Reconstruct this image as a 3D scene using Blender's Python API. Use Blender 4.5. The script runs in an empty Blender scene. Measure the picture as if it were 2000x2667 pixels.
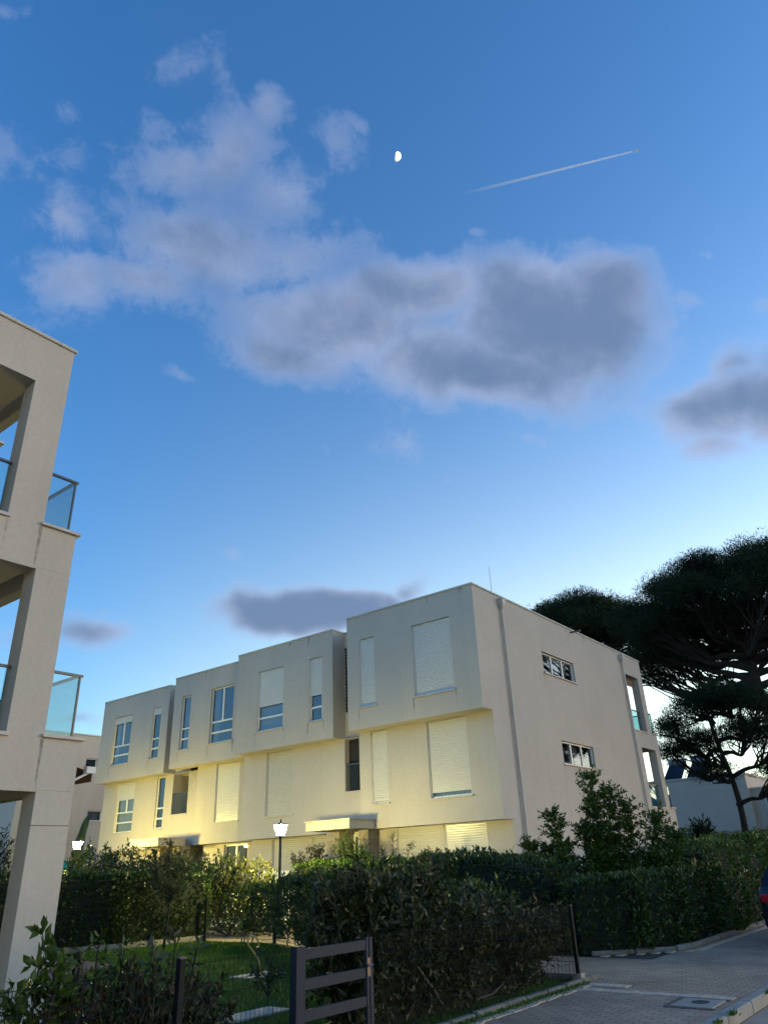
import bpy, math, random
import numpy as np
from mathutils import Vector, Matrix
sc = bpy.context.scene
COL = sc.collection
rad = math.radians
rng = np.random.default_rng(7)
random.seed(7)

# ------------------------------------------------------------ camera
cam = bpy.data.cameras.new("camera"); camo = bpy.data.objects.new("camera", cam)
COL.objects.link(camo); sc.camera = camo
cam.sensor_fit = 'HORIZONTAL'; cam.sensor_width = 36; cam.lens = 1902.2/2000*36
cam.clip_start = 0.1; cam.clip_end = 40000
yaw, pit, rol = rad(37.366), rad(25.899), rad(-2.419)
_f = Vector((math.cos(pit)*math.cos(yaw), math.cos(pit)*math.sin(yaw), math.sin(pit)))
_r0 = Vector((math.sin(yaw), -math.cos(yaw), 0)); _u0 = _r0.cross(_f)
_r = _r0*math.cos(rol)+_u0*math.sin(rol); _u = _r.cross(_f)
camo.matrix_world = Matrix(((_r.x, _u.x, -_f.x, 0), (_r.y, _u.y, -_f.y, 0), (_r.z, _u.z, -_f.z, 1.6), (0, 0, 0, 1)))

# ------------------------------------------------------------ world: dusk sky with clouds
world = bpy.data.worlds.new("World"); sc.world = world; world.use_nodes = True
nt = world.node_tree; N = nt.nodes; L = nt.links
bg = N['Background']
SUN_AZ, SUN_EL = -40.0, 4.0
sky = N.new('ShaderNodeTexSky'); sky.sky_type = 'NISHITA'; sky.sun_disc = False
sky.sun_elevation = rad(SUN_EL); sky.sun_rotation = rad(90-SUN_AZ)
sky.ozone_density = 5.0; sky.air_density = 1.0; sky.dust_density = 0.6

def nm(op, a, b=None, c=None, clamp=False, T=None, ):
    n = (T or nt).nodes.new('ShaderNodeMath'); n.operation = op; n.use_clamp = clamp
    for i, v in enumerate((a, b, c)):
        if v is None: continue
        if isinstance(v, (int, float)): n.inputs[i].default_value = v
        else: (T or nt).links.new(v, n.inputs[i])
    return n.outputs[0]
def ndot(a, vec):
    n = N.new('ShaderNodeVectorMath'); n.operation = 'DOT_PRODUCT'
    L.new(a, n.inputs[0]); n.inputs[1].default_value = vec; return n.outputs['Value']
def nmix(fac, a, b, mode='MIX', T=None):
    T = T or nt
    n = T.nodes.new('ShaderNodeMix'); n.data_type = 'RGBA'; n.blend_type = mode
    for i, v in ((0, fac), (6, a), (7, b)):
        if isinstance(v, (int, float)): n.inputs[i].default_value = v
        elif isinstance(v, tuple): n.inputs[i].default_value = (*v, 1)[:4]
        else: T.links.new(v, n.inputs[i])
    return n.outputs[2]
def nramp(fac, stops, T=None):
    T = T or nt
    n = T.nodes.new('ShaderNodeValToRGB'); e = n.color_ramp.elements
    while len(e) < len(stops): e.new(0.5)
    for i, (p_, c_) in enumerate(stops):
        e[i].position = p_; e[i].color = (*c_, 1) if len(c_) == 3 else c_
    T.links.new(fac, n.inputs[0]); return n.outputs[0]
def nnoise(vec, scale, detail=6, rough=.55, T=None, dist=0.0):
    T = T or nt
    n = T.nodes.new('ShaderNodeTexNoise'); n.inputs['Scale'].default_value = scale
    n.inputs['Detail'].default_value = detail; n.inputs['Roughness'].default_value = rough
    n.inputs['Distortion'].default_value = dist
    if vec is not None: T.links.new(vec, n.inputs['Vector'])
    return n

geo = N.new('ShaderNodeTexCoord'); DIR = geo.outputs['Generated']
# (azimuth, elevation, half width, half height, tilt, weight) of each cloud, in degrees on the sky
CLOUDS = [(20.63, 38.25, 8.94, 5.49, -16.9, 1.6), (28.84, 36.3, 11.65, 3.3, -15.3, 1.4), (40.7, 40.4, 10.85, 4.26, -6.0, 1.25), (15.74, 38.95, 4.52, 4.22, -16.4, 1.4), (33.17, 41.83, 9.04, 3.02, -0.3, 1.3), (46.12, 38.24, 6.6, 2.76, -6.8, 1.1), (52.73, 51.02, 4.82, 2.99, 32.2, 0.85), (47.84, 53.75, 1.89, 1.83, 6.3, 0.75), (58.35, 49.52, 4.23, 2.38, 4.5, 0.8), (47.53, 48.92, 3.96, 2.72, 14.7, 0.7), (41.43, 52.28, 1.78, 1.61, 19.0, 0.55), (55.22, 44.75, 9.07, 4.4, 10.4, 0.95), (66.22, 40.18, 3.86, 3.09, 17.1, 0.85), (60.37, 41.38, 6.3, 2.54, 13.3, 0.9), (68.05, 44.13, 2.46, 2.46, 48.1, 0.8), (46.36, 44.91, 6.76, 2.9, 4.1, 0.72), (60.63, 51.18, 1.84, 0.82, 25.3, 0.5), (58.0, 55.95, 2.27, 1.14, 32.2, 0.4), (53.47, 56.01, 1.06, 2.12, 11.4, 0.35), (73.43, 47.08, 2.15, 2.58, 25.7, 0.5), (68.45, 48.26, 1.28, 1.25, 21.9, 0.38), (71.38, 45.79, 1.66, 0.84, 23.4, 0.42), (76.43, 54.08, 1.53, 0.48, 31.2, 0.3), (69.65, 50.55, 1.01, 0.73, -7.5, 0.35), (8.74, 29.48, 6.12, 2.87, -14.4, 1.35), (4.33, 28.34, 4.74, 3.3, -19.9, 1.3), (9.75, 27.19, 3.92, 1.48, -16.1, 1.0), (6.73, 31.43, 2.92, 1.27, -19.8, 0.9), (9.44, 36.29, 1.57, 0.86, -40.0, 0.55), (10.99, 34.36, 1.26, 0.64, -28.5, 0.45), (3.61, 34.41, 1.12, 0.61, -23.3, 0.5), (6.22, 31.95, 2.61, 1.11, -20.4, 0.6), (42.98, 18.24, 8.75, 2.06, -1.6, 2.1), (45.61, 18.61, 6.02, 1.27, -0.8, 1.8), (36.11, 19.37, 2.16, 1.15, 32.0, 0.9), (60.24, 16.66, 3.59, 1.65, 1.1, 1.1), (63.51, 15.17, 2.95, 1.28, 4.7, 0.6), (59.62, 9.74, 1.82, 0.69, 1.5, 0.7), (50.06, 22.06, 0.97, 0.78, 2.4, 0.45), (48.52, 21.4, 0.98, 0.5, 1.7, 0.42), (31.75, 27.51, 0.5, 0.33, -5.0, 0.5), (34.5, 31.78, 2.16, 1.61, -38.7, 0.55), (42.15, 30.38, 0.58, 0.79, 0.0, 0.35), (56.53, 35.29, 1.16, 0.41, 8.9, 0.35), (5.77, 39.6, 1.2, 0.35, -38.7, 0.4), (25.51, 45.35, 1.0, 0.44, -10.8, 0.4), (13.1, 42.12, 1.57, 0.43, -19.2, 0.4), (39.22, 53.87, 0.64, 0.62, -0.6, 0.45), (24.6, 30.64, 1.23, 0.42, -19.1, 0.35)]
wn = nnoise(DIR, 5.5, 3, .5)
wsub = N.new('ShaderNodeVectorMath'); wsub.operation = 'SUBTRACT'; L.new(wn.outputs['Color'], wsub.inputs[0]); wsub.inputs[1].default_value = (.5, .5, .5)
wsc = N.new('ShaderNodeVectorMath'); wsc.operation = 'SCALE'; L.new(wsub.outputs[0], wsc.inputs[0]); wsc.inputs['Scale'].default_value = 0.10
wadd = N.new('ShaderNodeVectorMath'); wadd.operation = 'ADD'; L.new(DIR, wadd.inputs[0]); L.new(wsc.outputs[0], wadd.inputs[1])
WD = wadd.outputs[0]
dens = None
for az, el, a, b, rot, wgt in CLOUDS:
    az, el, rot = rad(az), rad(el), rad(rot)
    c = Vector((math.cos(el)*math.cos(az), math.cos(el)*math.sin(az), math.sin(el)))
    r = Vector((math.sin(az), -math.cos(az), 0)); u = r.cross(c)
    A = (r*math.cos(rot)+u*math.sin(rot))/math.tan(rad(a*1.12)); B = (u*math.cos(rot)-r*math.sin(rot))/math.tan(rad(b*1.12))
    da, db, dc = ndot(WD, A), ndot(WD, B), ndot(WD, c)
    s2 = nm('ADD', nm('MULTIPLY', da, da), nm('MULTIPLY', db, db))
    d2 = nm('DIVIDE', s2, nm('MULTIPLY', dc, dc))
    v = nm('MULTIPLY', nm('SUBTRACT', 1.0, nm('POWER', nm('MINIMUM', d2, 4.0), 0.75)), wgt)   # 1 in the middle, 0 at the rim
    dens = v if dens is None else nm('SMOOTH_MAX', dens, v, 0.12)
n1 = nnoise(DIR, 11, 9, .60, dist=.3).outputs['Fac']; n2 = nnoise(DIR, 34, 8, .68, dist=.4).outputs['Fac']
n3 = nnoise(DIR, 4.0, 4, .5).outputs['Fac']
fl = nm('ADD', dens, nm('ADD', nm('MULTIPLY', nm('SUBTRACT', n1, .5), 1.9), nm('MULTIPLY', nm('SUBTRACT', n2, .5), 1.3)))
cover = N.new('ShaderNodeMapRange'); cover.interpolation_type = 'SMOOTHERSTEP'; L.new(fl, cover.inputs[0])
cover.inputs[1].default_value = -0.05; cover.inputs[2].default_value = 0.70
body = N.new('ShaderNodeMapRange'); body.interpolation_type = 'SMOOTHSTEP'; L.new(dens, body.inputs[0])
body.inputs[1].default_value = .35; body.inputs[2].default_value = 1.1; body.inputs[3].default_value = .27; body.inputs[4].default_value = .93
opac = nm('MULTIPLY', cover.outputs[0], body.outputs[0])
thick = N.new('ShaderNodeMapRange'); thick.interpolation_type = 'SMOOTHSTEP'
L.new(nm('ADD', nm('ADD', dens, nm('MULTIPLY', nm('SUBTRACT', n3, .5), 1.0)), nm('MULTIPLY', nm('SUBTRACT', n1, .5), 1.5)), thick.inputs[0])
thick.inputs[1].default_value = 0.15; thick.inputs[2].default_value = 1.5
# the big bank is lit from below along its lower rim
_c = Vector((math.cos(rad(36))*math.cos(rad(26)), math.cos(rad(36))*math.sin(rad(26)), math.sin(rad(36)))); _rr = Vector((math.sin(rad(26)), -math.cos(rad(26)), 0)); _uu = (_rr.cross(_c)*math.cos(rad(-14))-_rr*math.sin(rad(-14)))
hv = nm('DIVIDE', ndot(WD, _uu), ndot(WD, _c))
rim = N.new('ShaderNodeMapRange'); rim.interpolation_type = 'SMOOTHSTEP'; L.new(nm('ADD', hv, nm('MULTIPLY', nm('SUBTRACT', n1, .5), .06)), rim.inputs[0])
rim.inputs[1].default_value = -.085; rim.inputs[2].default_value = -.015; rim.inputs[3].default_value = .25; rim.inputs[4].default_value = 1.0
rim2 = N.new('ShaderNodeMapRange'); L.new(hv, rim2.inputs[0]); rim2.inputs[1].default_value = -.17; rim2.inputs[2].default_value = -.13; rim2.inputs[3].default_value = 1.0; rim2.inputs[4].default_value = 0.0
TH = nm('MULTIPLY', thick.outputs[0], nm('MAXIMUM', rim.outputs[0], rim2.outputs[0]))

sep = N.new('ShaderNodeSeparateXYZ'); L.new(DIR, sep.inputs[0]); Z = sep.outputs['Z']
# closeness to the sunset's azimuth
glow_h = ndot(DIR, (math.cos(rad(SUN_AZ)), math.sin(rad(SUN_AZ)), 0))
ghm = N.new('ShaderNodeMapRange'); L.new(glow_h, ghm.inputs[0]); ghm.inputs[1].default_value = -.2; ghm.inputs[2].default_value = 1.0
skyscale = N.new('ShaderNodeVectorMath'); skyscale.operation = 'SCALE'; L.new(sky.outputs[0], skyscale.inputs[0]); skyscale.inputs['Scale'].default_value = 1.0
base = nmix(1.0, sky.outputs[0], (1.02, .93, .84), 'MULTIPLY')
# pale dusk haze towards the horizon, warmer and stronger on the sunset side
elev = nm('MAXIMUM', Z, 0.0)
band = nm('POWER', 2.718, nm('MULTIPLY', elev, -4.6))
low = nm('POWER', 2.718, nm('MULTIPLY', elev, -9.0))
warm = nm('MULTIPLY', nm('POWER', nm('MAXIMUM', ghm.outputs[0], 0.0), 2.2), low)
def addc(a, fac, colr):
    return nmix(1.0, a, nmix(fac, (0, 0, 0), colr), 'ADD')
coef = nm('ADD', 0.80, nm('MULTIPLY', nm('MAXIMUM', ghm.outputs[0], 0.0), 5.0))
pale = nm('MINIMUM', nm('MULTIPLY', nm('POWER', 2.718, nm('MULTIPLY', elev, -6.0)), coef), 0.95)
base = addc(base, pale, (1.0, 1.0, .42))
gp = nm('MINIMUM', nm('MULTIPLY', nm('MULTIPLY', low, nm('MAXIMUM', ghm.outputs[0], 0.0)), 5.0), .45)
base = addc(base, gp, (1.0, .62, .12))
base = addc(base, warm, (.8, .32, .06))
# the belt of warm light low in the rest of the sky (behind the viewer)
back = N.new('ShaderNodeMapRange'); L.new(ndot(DIR, (-.62, -.78, 0)), back.inputs[0]); back.inputs[1].default_value = -.1; back.inputs[2].default_value = .9
base = addc(base, nm('MULTIPLY', back.outputs[0], band), (.40, .18, .04))
CL_LIGHT = (.60, .71, 1.02); CL_DARK = (.215, .32, .54)
ccol = nmix(TH, CL_LIGHT, CL_DARK)
col = nmix(opac, base, ccol)
L.new(col, bg.inputs[0]); bg.inputs[1].default_value = 0.15
sc.view_settings.view_transform = 'Standard'; sc.view_settings.look = 'None'
sc.view_settings.exposure = 2.32; sc.view_settings.gamma = 1.0
world.cycles.sampling_method = 'MANUAL'; world.cycles.sample_map_resolution = 512

# the sun has just gone down behind the trees: a very weak, wide, warm lamp
sl = bpy.data.lights.new("sun", 'SUN'); slo = bpy.data.objects.new("sun", sl); COL.objects.link(slo)
sl.energy = 0.10; sl.angle = rad(18); sl.color = (1.0, .62, .38)
sd = Vector((math.cos(rad(SUN_EL))*math.cos(rad(SUN_AZ)), math.cos(rad(SUN_EL))*math.sin(rad(SUN_AZ)), math.sin(rad(SUN_EL))))
slo.rotation_euler = sd.to_track_quat('Z', 'Y').to_euler()

cy = sc.cycles
cy.use_denoising = True
cy.max_bounces = 6; cy.diffuse_bounces = 3; cy.glossy_bounces = 4; cy.transparent_max_bounces = 12; cy.transmission_bounces = 4
cy.sample_clamp_indirect = 8; cy.caustics_reflective = False; cy.caustics_refractive = False

# ------------------------------------------------------------ helpers
def tag(o, label=None, cat=None, group=None, kind=None):
    if label: o['label'] = label
    if cat: o['category'] = cat
    if group: o['group'] = group
    if kind: o['kind'] = kind
    return o
def thing(name, label, cat, loc=(0, 0, 0), group=None):
    o = bpy.data.objects.new(name, None); COL.objects.link(o); o.location = loc; o.empty_display_size = .2
    return tag(o, label, cat, group)
class MB:
    def __init__(s): s.v = []; s.f = []; s.smooth = False
    def q(s, *p):
        n = len(s.v); s.v += [tuple(x) for x in p]; s.f.append(tuple(range(n, n+len(p)))); return s
    def box(s, x0, x1, y0, y1, z0, z1):
        n = len(s.v)
        s.v += [(x0, y0, z0), (x1, y0, z0), (x1, y1, z0), (x0, y1, z0), (x0, y0, z1), (x1, y0, z1), (x1, y1, z1), (x0, y1, z1)]
        s.f += [tuple(n+i for i in t) for t in ((3, 2, 1, 0), (4, 5, 6, 7), (0, 1, 5, 4), (1, 2, 6, 5), (2, 3, 7, 6), (3, 0, 4, 7))]
        return s
    def tube(s, pts, rs, k=6, caps=True):
        if not hasattr(rs, '__len__'): rs = [rs]*len(pts)
        pts = [Vector(p) for p in pts]; rings = []
        for i, p in enumerate(pts):
            t = (pts[min(i+1, len(pts)-1)]-pts[max(i-1, 0)])
            if t.length < 1e-9: t = Vector((0, 0, 1))
            t.normalize(); a = t.cross(Vector((0, 0, 1)) if abs(t.z) < .9 else Vector((1, 0, 0))).normalized(); b = t.cross(a)
            n = len(s.v)
            s.v += [tuple(p+(a*math.cos(j*2*math.pi/k)+b*math.sin(j*2*math.pi/k))*rs[i]) for j in range(k)]
            rings.append(n)
        for r0, r1 in zip(rings, rings[1:]):
            for j in range(k): s.f.append((r0+j, r0+(j+1) % k, r1+(j+1) % k, r1+j))
        if caps:
            s.f.append(tuple(rings[0]+j for j in reversed(range(k)))); s.f.append(tuple(rings[-1]+j for j in range(k)))
        return s
    def lathe(s, prof, c=(0, 0), k=16):
        rings = []
        for r, z in prof:
            n = len(s.v); s.v += [(c[0]+r*math.cos(j*2*math.pi/k), c[1]+r*math.sin(j*2*math.pi/k), z) for j in range(k)]; rings.append(n)
        for r0, r1 in zip(rings, rings[1:]):
            for j in range(k): s.f.append((r0+j, r0+(j+1) % k, r1+(j+1) % k, r1+j))
        s.f.append(tuple(rings[0]+j for j in reversed(range(k)))); s.f.append(tuple(rings[-1]+j for j in range(k)))
        return s
    def build(s, name, mat, parent=None, smooth=False, bevel=0):
        me = bpy.data.meshes.new(name); me.from_pydata(s.v, [], s.f); me.update()
        if smooth:
            me.polygons.foreach_set('use_smooth', [True]*len(me.polygons))
        me.materials.append(mat)
        o = bpy.data.objects.new(name, me); COL.objects.link(o)
        if bevel:
            m = o.modifiers.new('bevel', 'BEVEL'); m.width = bevel; m.segments = 1; m.limit_method = 'ANGLE'
        if parent:
            o.parent = parent; o.matrix_parent_inverse = Matrix.Translation(-parent.location)
        return o
def npmesh(name, V, F, mat, parent=None):
    me = bpy.data.meshes.new(name); nf, k = F.shape
    me.vertices.add(len(V)); me.vertices.foreach_set('co', V.astype(np.float32).ravel())
    me.loops.add(nf*k); me.loops.foreach_set('vertex_index', F.astype(np.int32).ravel())
    me.polygons.add(nf); me.polygons.foreach_set('loop_start', np.arange(nf, dtype=np.int32)*k)
    try: me.polygons.foreach_set('loop_total', np.full(nf, k, np.int32))
    except Exception: pass
    me.update(calc_edges=True); me.materials.append(mat)
    o = bpy.data.objects.new(name, me); COL.objects.link(o)
    if parent:
        o.parent = parent; o.matrix_parent_inverse = Matrix.Translation(-parent.location)
    return o

# ------------------------------------------------------------ materials
def newmat(name):
    m = bpy.data.materials.new(name); m.use_nodes = True
    T = m.node_tree; return m, T, T.nodes['Principled BSDF']
def simple(name, colr, rough=.6, metal=0.0, var=.12, scale=6, bump=0.0, spec=.5):
    m, T, b = newmat(name)
    tc = T.nodes.new('ShaderNodeTexCoord')
    n = nnoise(tc.outputs['Object'], scale, 5, .6, T)
    c0 = tuple(x*(1-var) for x in colr); c1 = tuple(min(1, x*(1+var)) for x in colr)
    T.links.new(nramp(n.outputs['Fac'], [(.3, c0), (.7, c1)], T), b.inputs['Base Color'])
    b.inputs['Roughness'].default_value = rough; b.inputs['Metallic'].default_value = metal
    b.inputs['Specular IOR Level'].default_value = spec
    if bump:
        bn = T.nodes.new('ShaderNodeBump'); bn.inputs['Strength'].default_value = bump; bn.inputs['Distance'].default_value = .01
        n2_ = nnoise(tc.outputs['Object'], scale*12, 4, .6, T); T.links.new(n2_.outputs['Fac'], bn.inputs['Height']); T.links.new(bn.outputs[0], b.inputs['Normal'])
    return m
def stucco():
    m, T, b = newmat('stucco')
    tc = T.nodes.new('ShaderNodeTexCoord'); P = tc.outputs['Object']
    mp = T.nodes.new('ShaderNodeMapping'); mp.inputs['Scale'].default_value = (2.2, 2.2, .12); T.links.new(P, mp.inputs[0])
    big = nnoise(P, .55, 4, .6, T).outputs['Fac']; streak = nnoise(mp.outputs[0], 1.6, 5, .6, T).outputs['Fac']; fine = nnoise(P, 14, 5, .7, T).outputs['Fac']
    c = nramp(big, [(.3, (.490, .440, .385)), (.7, (.545, .492, .432))], T)
    sr = nramp(streak, [(.52, (1, 1, 1)), (.85, (.90, .89, .88))], T)
    c = nmix(.8, c, sr, 'MULTIPLY', T)
    fr = nramp(fine, [(.35, (.94, .94, .94)), (.65, (1.04, 1.04, 1.04))], T)
    c = nmix(1.0, c, fr, 'MULTIPLY', T)
    T.links.new(c, b.inputs['Base Color']); b.inputs['Roughness'].default_value = .9; b.inputs['Specular IOR Level'].default_value = .2
    g = nnoise(P, 160, 3, .7, T).outputs['Fac']
    bn = T.nodes.new('ShaderNodeBump'); bn.inputs['Strength'].default_value = .35; bn.inputs['Distance'].default_value = .006
    T.links.new(g, bn.inputs['Height']); T.links.new(bn.outputs[0], b.inputs['Normal'])
    return m
def stone(name, cols, sx=.55, sz=.22, mort=.012):
    m, T, b = newmat(name)
    tc = T.nodes.new('ShaderNodeTexCoord')
    sx_ = T.nodes.new('ShaderNodeSeparateXYZ'); T.links.new(tc.outputs['Object'], sx_.inputs[0])
    cb = T.nodes.new('ShaderNodeCombineXYZ'); T.links.new(nm('ADD', sx_.outputs[0], sx_.outputs[1], T=T), cb.inputs[0]); T.links.new(sx_.outputs[2], cb.inputs[1])
    br = T.nodes.new('ShaderNodeTexBrick'); T.links.new(cb.outputs[0], br.inputs[0])
    br.inputs['Color1'].default_value = (*cols[0], 1); br.inputs['Color2'].default_value = (*cols[1], 1); br.inputs['Mortar'].default_value = (*cols[2], 1)
    br.inputs['Scale'].default_value = 1; br.inputs['Mortar Size'].default_value = mort; br.inputs['Brick Width'].default_value = sx; br.inputs['Row Height'].default_value = sz
    n = nnoise(tc.outputs['Object'], 7, 6, .65, T).outputs['Fac']
    c = nmix(1.0, br.outputs['Color'], nramp(n, [(.3, (.7, .7, .7)), (.7, (1.2, 1.2, 1.2))], T), 'MULTIPLY', T)
    T.links.new(c, b.inputs['Base Color']); b.inputs['Roughness'].default_value = .85
    bn = T.nodes.new('ShaderNodeBump'); bn.inputs['Strength'].default_value = .6; bn.inputs['Distance'].default_value = .02
    T.links.new(nm('ADD', n, nm('MULTIPLY', br.outputs['Fac'], -1.0, T=T), T=T), bn.inputs['Height']); T.links.new(bn.outputs[0], b.inputs['Normal'])
    return m
def leafmat(name, stops, rough=.5, trans=.2, spec=.3):
    m, T, b = newmat(name)
    g = T.nodes.new('ShaderNodeNewGeometry')
    c = nramp(g.outputs['Random Per Island'], stops, T)
    tc = T.nodes.new('ShaderNodeTexCoord'); n = nnoise(tc.outputs['Object'], 1.3, 3, .5, T).outputs['Fac']
    c = nmix(1.0, c, nramp(n, [(.3, (.72, .76, .70)), (.7, (1.25, 1.2, 1.1))], T), 'MULTIPLY', T)
    T.links.new(c, b.inputs['Base Color']); b.inputs['Roughness'].default_value = rough; b.inputs['Specular IOR Level'].default_value = spec
    tr = T.nodes.new('ShaderNodeBsdfTranslucent'); T.links.new(c, tr.inputs[0])
    mx = T.nodes.new('ShaderNodeMixShader'); mx.inputs[0].default_value = trans
    T.links.new(b.outputs[0], mx.inputs[1]); T.links.new(tr.outputs[0], mx.inputs[2]); T.links.new(mx.outputs[0], T.nodes['Material Output'].inputs[0])
    return m
def glassmat(name, tint, refl=.12, rough=.0):
    m, T, b = newmat(name); T.nodes.remove(b)
    g_ = T.nodes.new('ShaderNodeNewGeometry'); dt = T.nodes.new('ShaderNodeVectorMath'); dt.operation = 'DOT_PRODUCT'
    T.links.new(g_.outputs['Incoming'], dt.inputs[0]); T.links.new(g_.outputs['Normal'], dt.inputs[1])
    fres = nm('ADD', .04, nm('MULTIPLY', nm('POWER', nm('SUBTRACT', 1.0, nm('ABSOLUTE', dt.outputs['Value'], T=T), clamp=True, T=T), 5.0, T=T), .96, T=T), T=T)
    gl = T.nodes.new('ShaderNodeBsdfGlossy'); gl.inputs['Roughness'].default_value = rough; gl.inputs['Color'].default_value = (.95, .97, 1, 1)
    tr = T.nodes.new('ShaderNodeBsdfTransparent'); tr.inputs[0].default_value = (*tint, 1)
    mx = T.nodes.new('ShaderNodeMixShader'); T.links.new(nm('ADD', fres, refl, clamp=True, T=T), mx.inputs[0])
    T.links.new(tr.outputs[0], mx.inputs[1]); T.links.new(gl.outputs[0], mx.inputs[2]); T.links.new(mx.outputs[0], T.nodes['Material Output'].inputs[0])
    return m
def emitmat(name, colr, st):
    m, T, b = newmat(name); T.nodes.remove(b)
    e = T.nodes.new('ShaderNodeEmission'); e.inputs[0].default_value = (*colr, 1); e.inputs[1].default_value = st
    T.links.new(e.outputs[0], T.nodes['Material Output'].inputs[0]); return m

M = dict(
    stucco=stucco(),
    soffit=simple('soffit', (.50, .45, .38), .9, var=.04),
    coping=simple('coping', (.50, .48, .44), .6, var=.06),
    sill=simple('sill_stone', (.50, .45, .42), .55, var=.12),
    frame=simple('window_frame', (.72, .72, .70), .35, var=.03),
    shutter=simple('shutter_slat', (.60, .57, .53), .28, var=.03),
    shutter_grey=simple('shutter_grey', (.50, .47, .42), .4, var=.03),
    dark=simple('dark_interior', (.035, .035, .04), .9),
    room=simple('room_wall', (.07, .065, .06), .9),
    curtain=simple('curtain_cloth', (.24, .24, .26), .9, var=.1),
    pipe=simple('downpipe', (.50, .47, .43), .5, var=.06, scale=2),
    metal=simple('dark_metal', (.045, .05, .06), .35, metal=.3, var=.1),
    rail=simple('handrail', (.09, .085, .085), .35, metal=.6),
    stone=stone('stone_cladding', ((.27, .225, .17), (.34, .29, .23), (.24, .20, .155)), .60, .30),
    stone_grey=stone('stone_base', ((.30, .27, .25), (.42, .38, .35), (.2, .18, .17)), .5, .2),
    door=simple('door_paint', (.66, .62, .52), .4, var=.03),
    bronze=simple('awning_cloth', (.20, .13, .085), .9, var=.15, scale=20),
    fence=simple('fence_wire', (.008, .012, .013), .6, spec=.12),
    gate=simple('gate_paint', (.017, .027, .043), .6, var=.15, spec=.2),
    bark=simple('bark', (.018, .014, .012), .95, var=.4, scale=9, bump=.6),
    twig=simple('twig_bark', (.12, .10, .08), .9, var=.3),
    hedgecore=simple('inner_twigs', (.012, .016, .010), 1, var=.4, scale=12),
    kerb=simple('kerb_concrete', (.30, .27, .235), .9, var=.22, scale=3, bump=.4),
    edging=simple('edging_stone', (.15, .15, .13), .95, var=.35, scale=7, bump=.6),
    lamp_metal=simple('lamp_post_paint', (.03, .035, .035), .4, metal=.3),
    hose=simple('hose_rubber', (.50, .40, .12), .5, var=.1),
    red=simple('red_plastic', (.45, .03, .04), .4),
    white=simple('white_paint', (.72, .72, .71), .6, var=.05),
    teal=simple('parasol_cloth', (.02, .22, .17), .85),
    solar=simple('solar_panel', (.02, .025, .04), .15, var=.2),
    tank=simple('tank_metal', (.30, .32, .35), .3, metal=.6),
    glass=glassmat('window_glass', (.62, .68, .72), .06),
    glass_bal=glassmat('balustrade_glass', (.70, .86, .87), .02),
)
# ============================================================ buildings
def panel(mb, axis, pos, a0, a1, z0, z1, holes, sgn=-1, depth=.14):
    """flat wall sheet on axis=pos (facing sgn), spanning a0..a1 x z0..z1, with rectangular openings and their reveals"""
    As = sorted({a0, a1, *[h[0] for h in holes], *[h[1] for h in holes]}); Zs = sorted({z0, z1, *[h[2] for h in holes], *[h[3] for h in holes]})
    P = (lambda a, z, d=0: (pos-sgn*d, a, z)) if axis == 'x' else (lambda a, z, d=0: (a, pos-sgn*d, z))
    for i in range(len(As)-1):
        for j in range(len(Zs)-1):
            ca, cz = (As[i]+As[i+1])/2, (Zs[j]+Zs[j+1])/2
            if any(h[0] < ca < h[1] and h[2] < cz < h[3] for h in holes): continue
            mb.q(P(As[i], Zs[j]), P(As[i+1], Zs[j]), P(As[i+1], Zs[j+1]), P(As[i], Zs[j+1]))
    for b0, b1, c0, c1 in holes:
        mb.q(P(b0, c0), P(b0, c1), P(b0, c1, depth), P(b0, c0, depth)); mb.q(P(b1, c0), P(b1, c1), P(b1, c1, depth), P(b1, c0, depth))
        mb.q(P(b0, c0), P(b1, c0), P(b1, c0, depth), P(b0, c0, depth)); mb.q(P(b0, c1), P(b1, c1), P(b1, c1, depth), P(b0, c1, depth))

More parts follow.
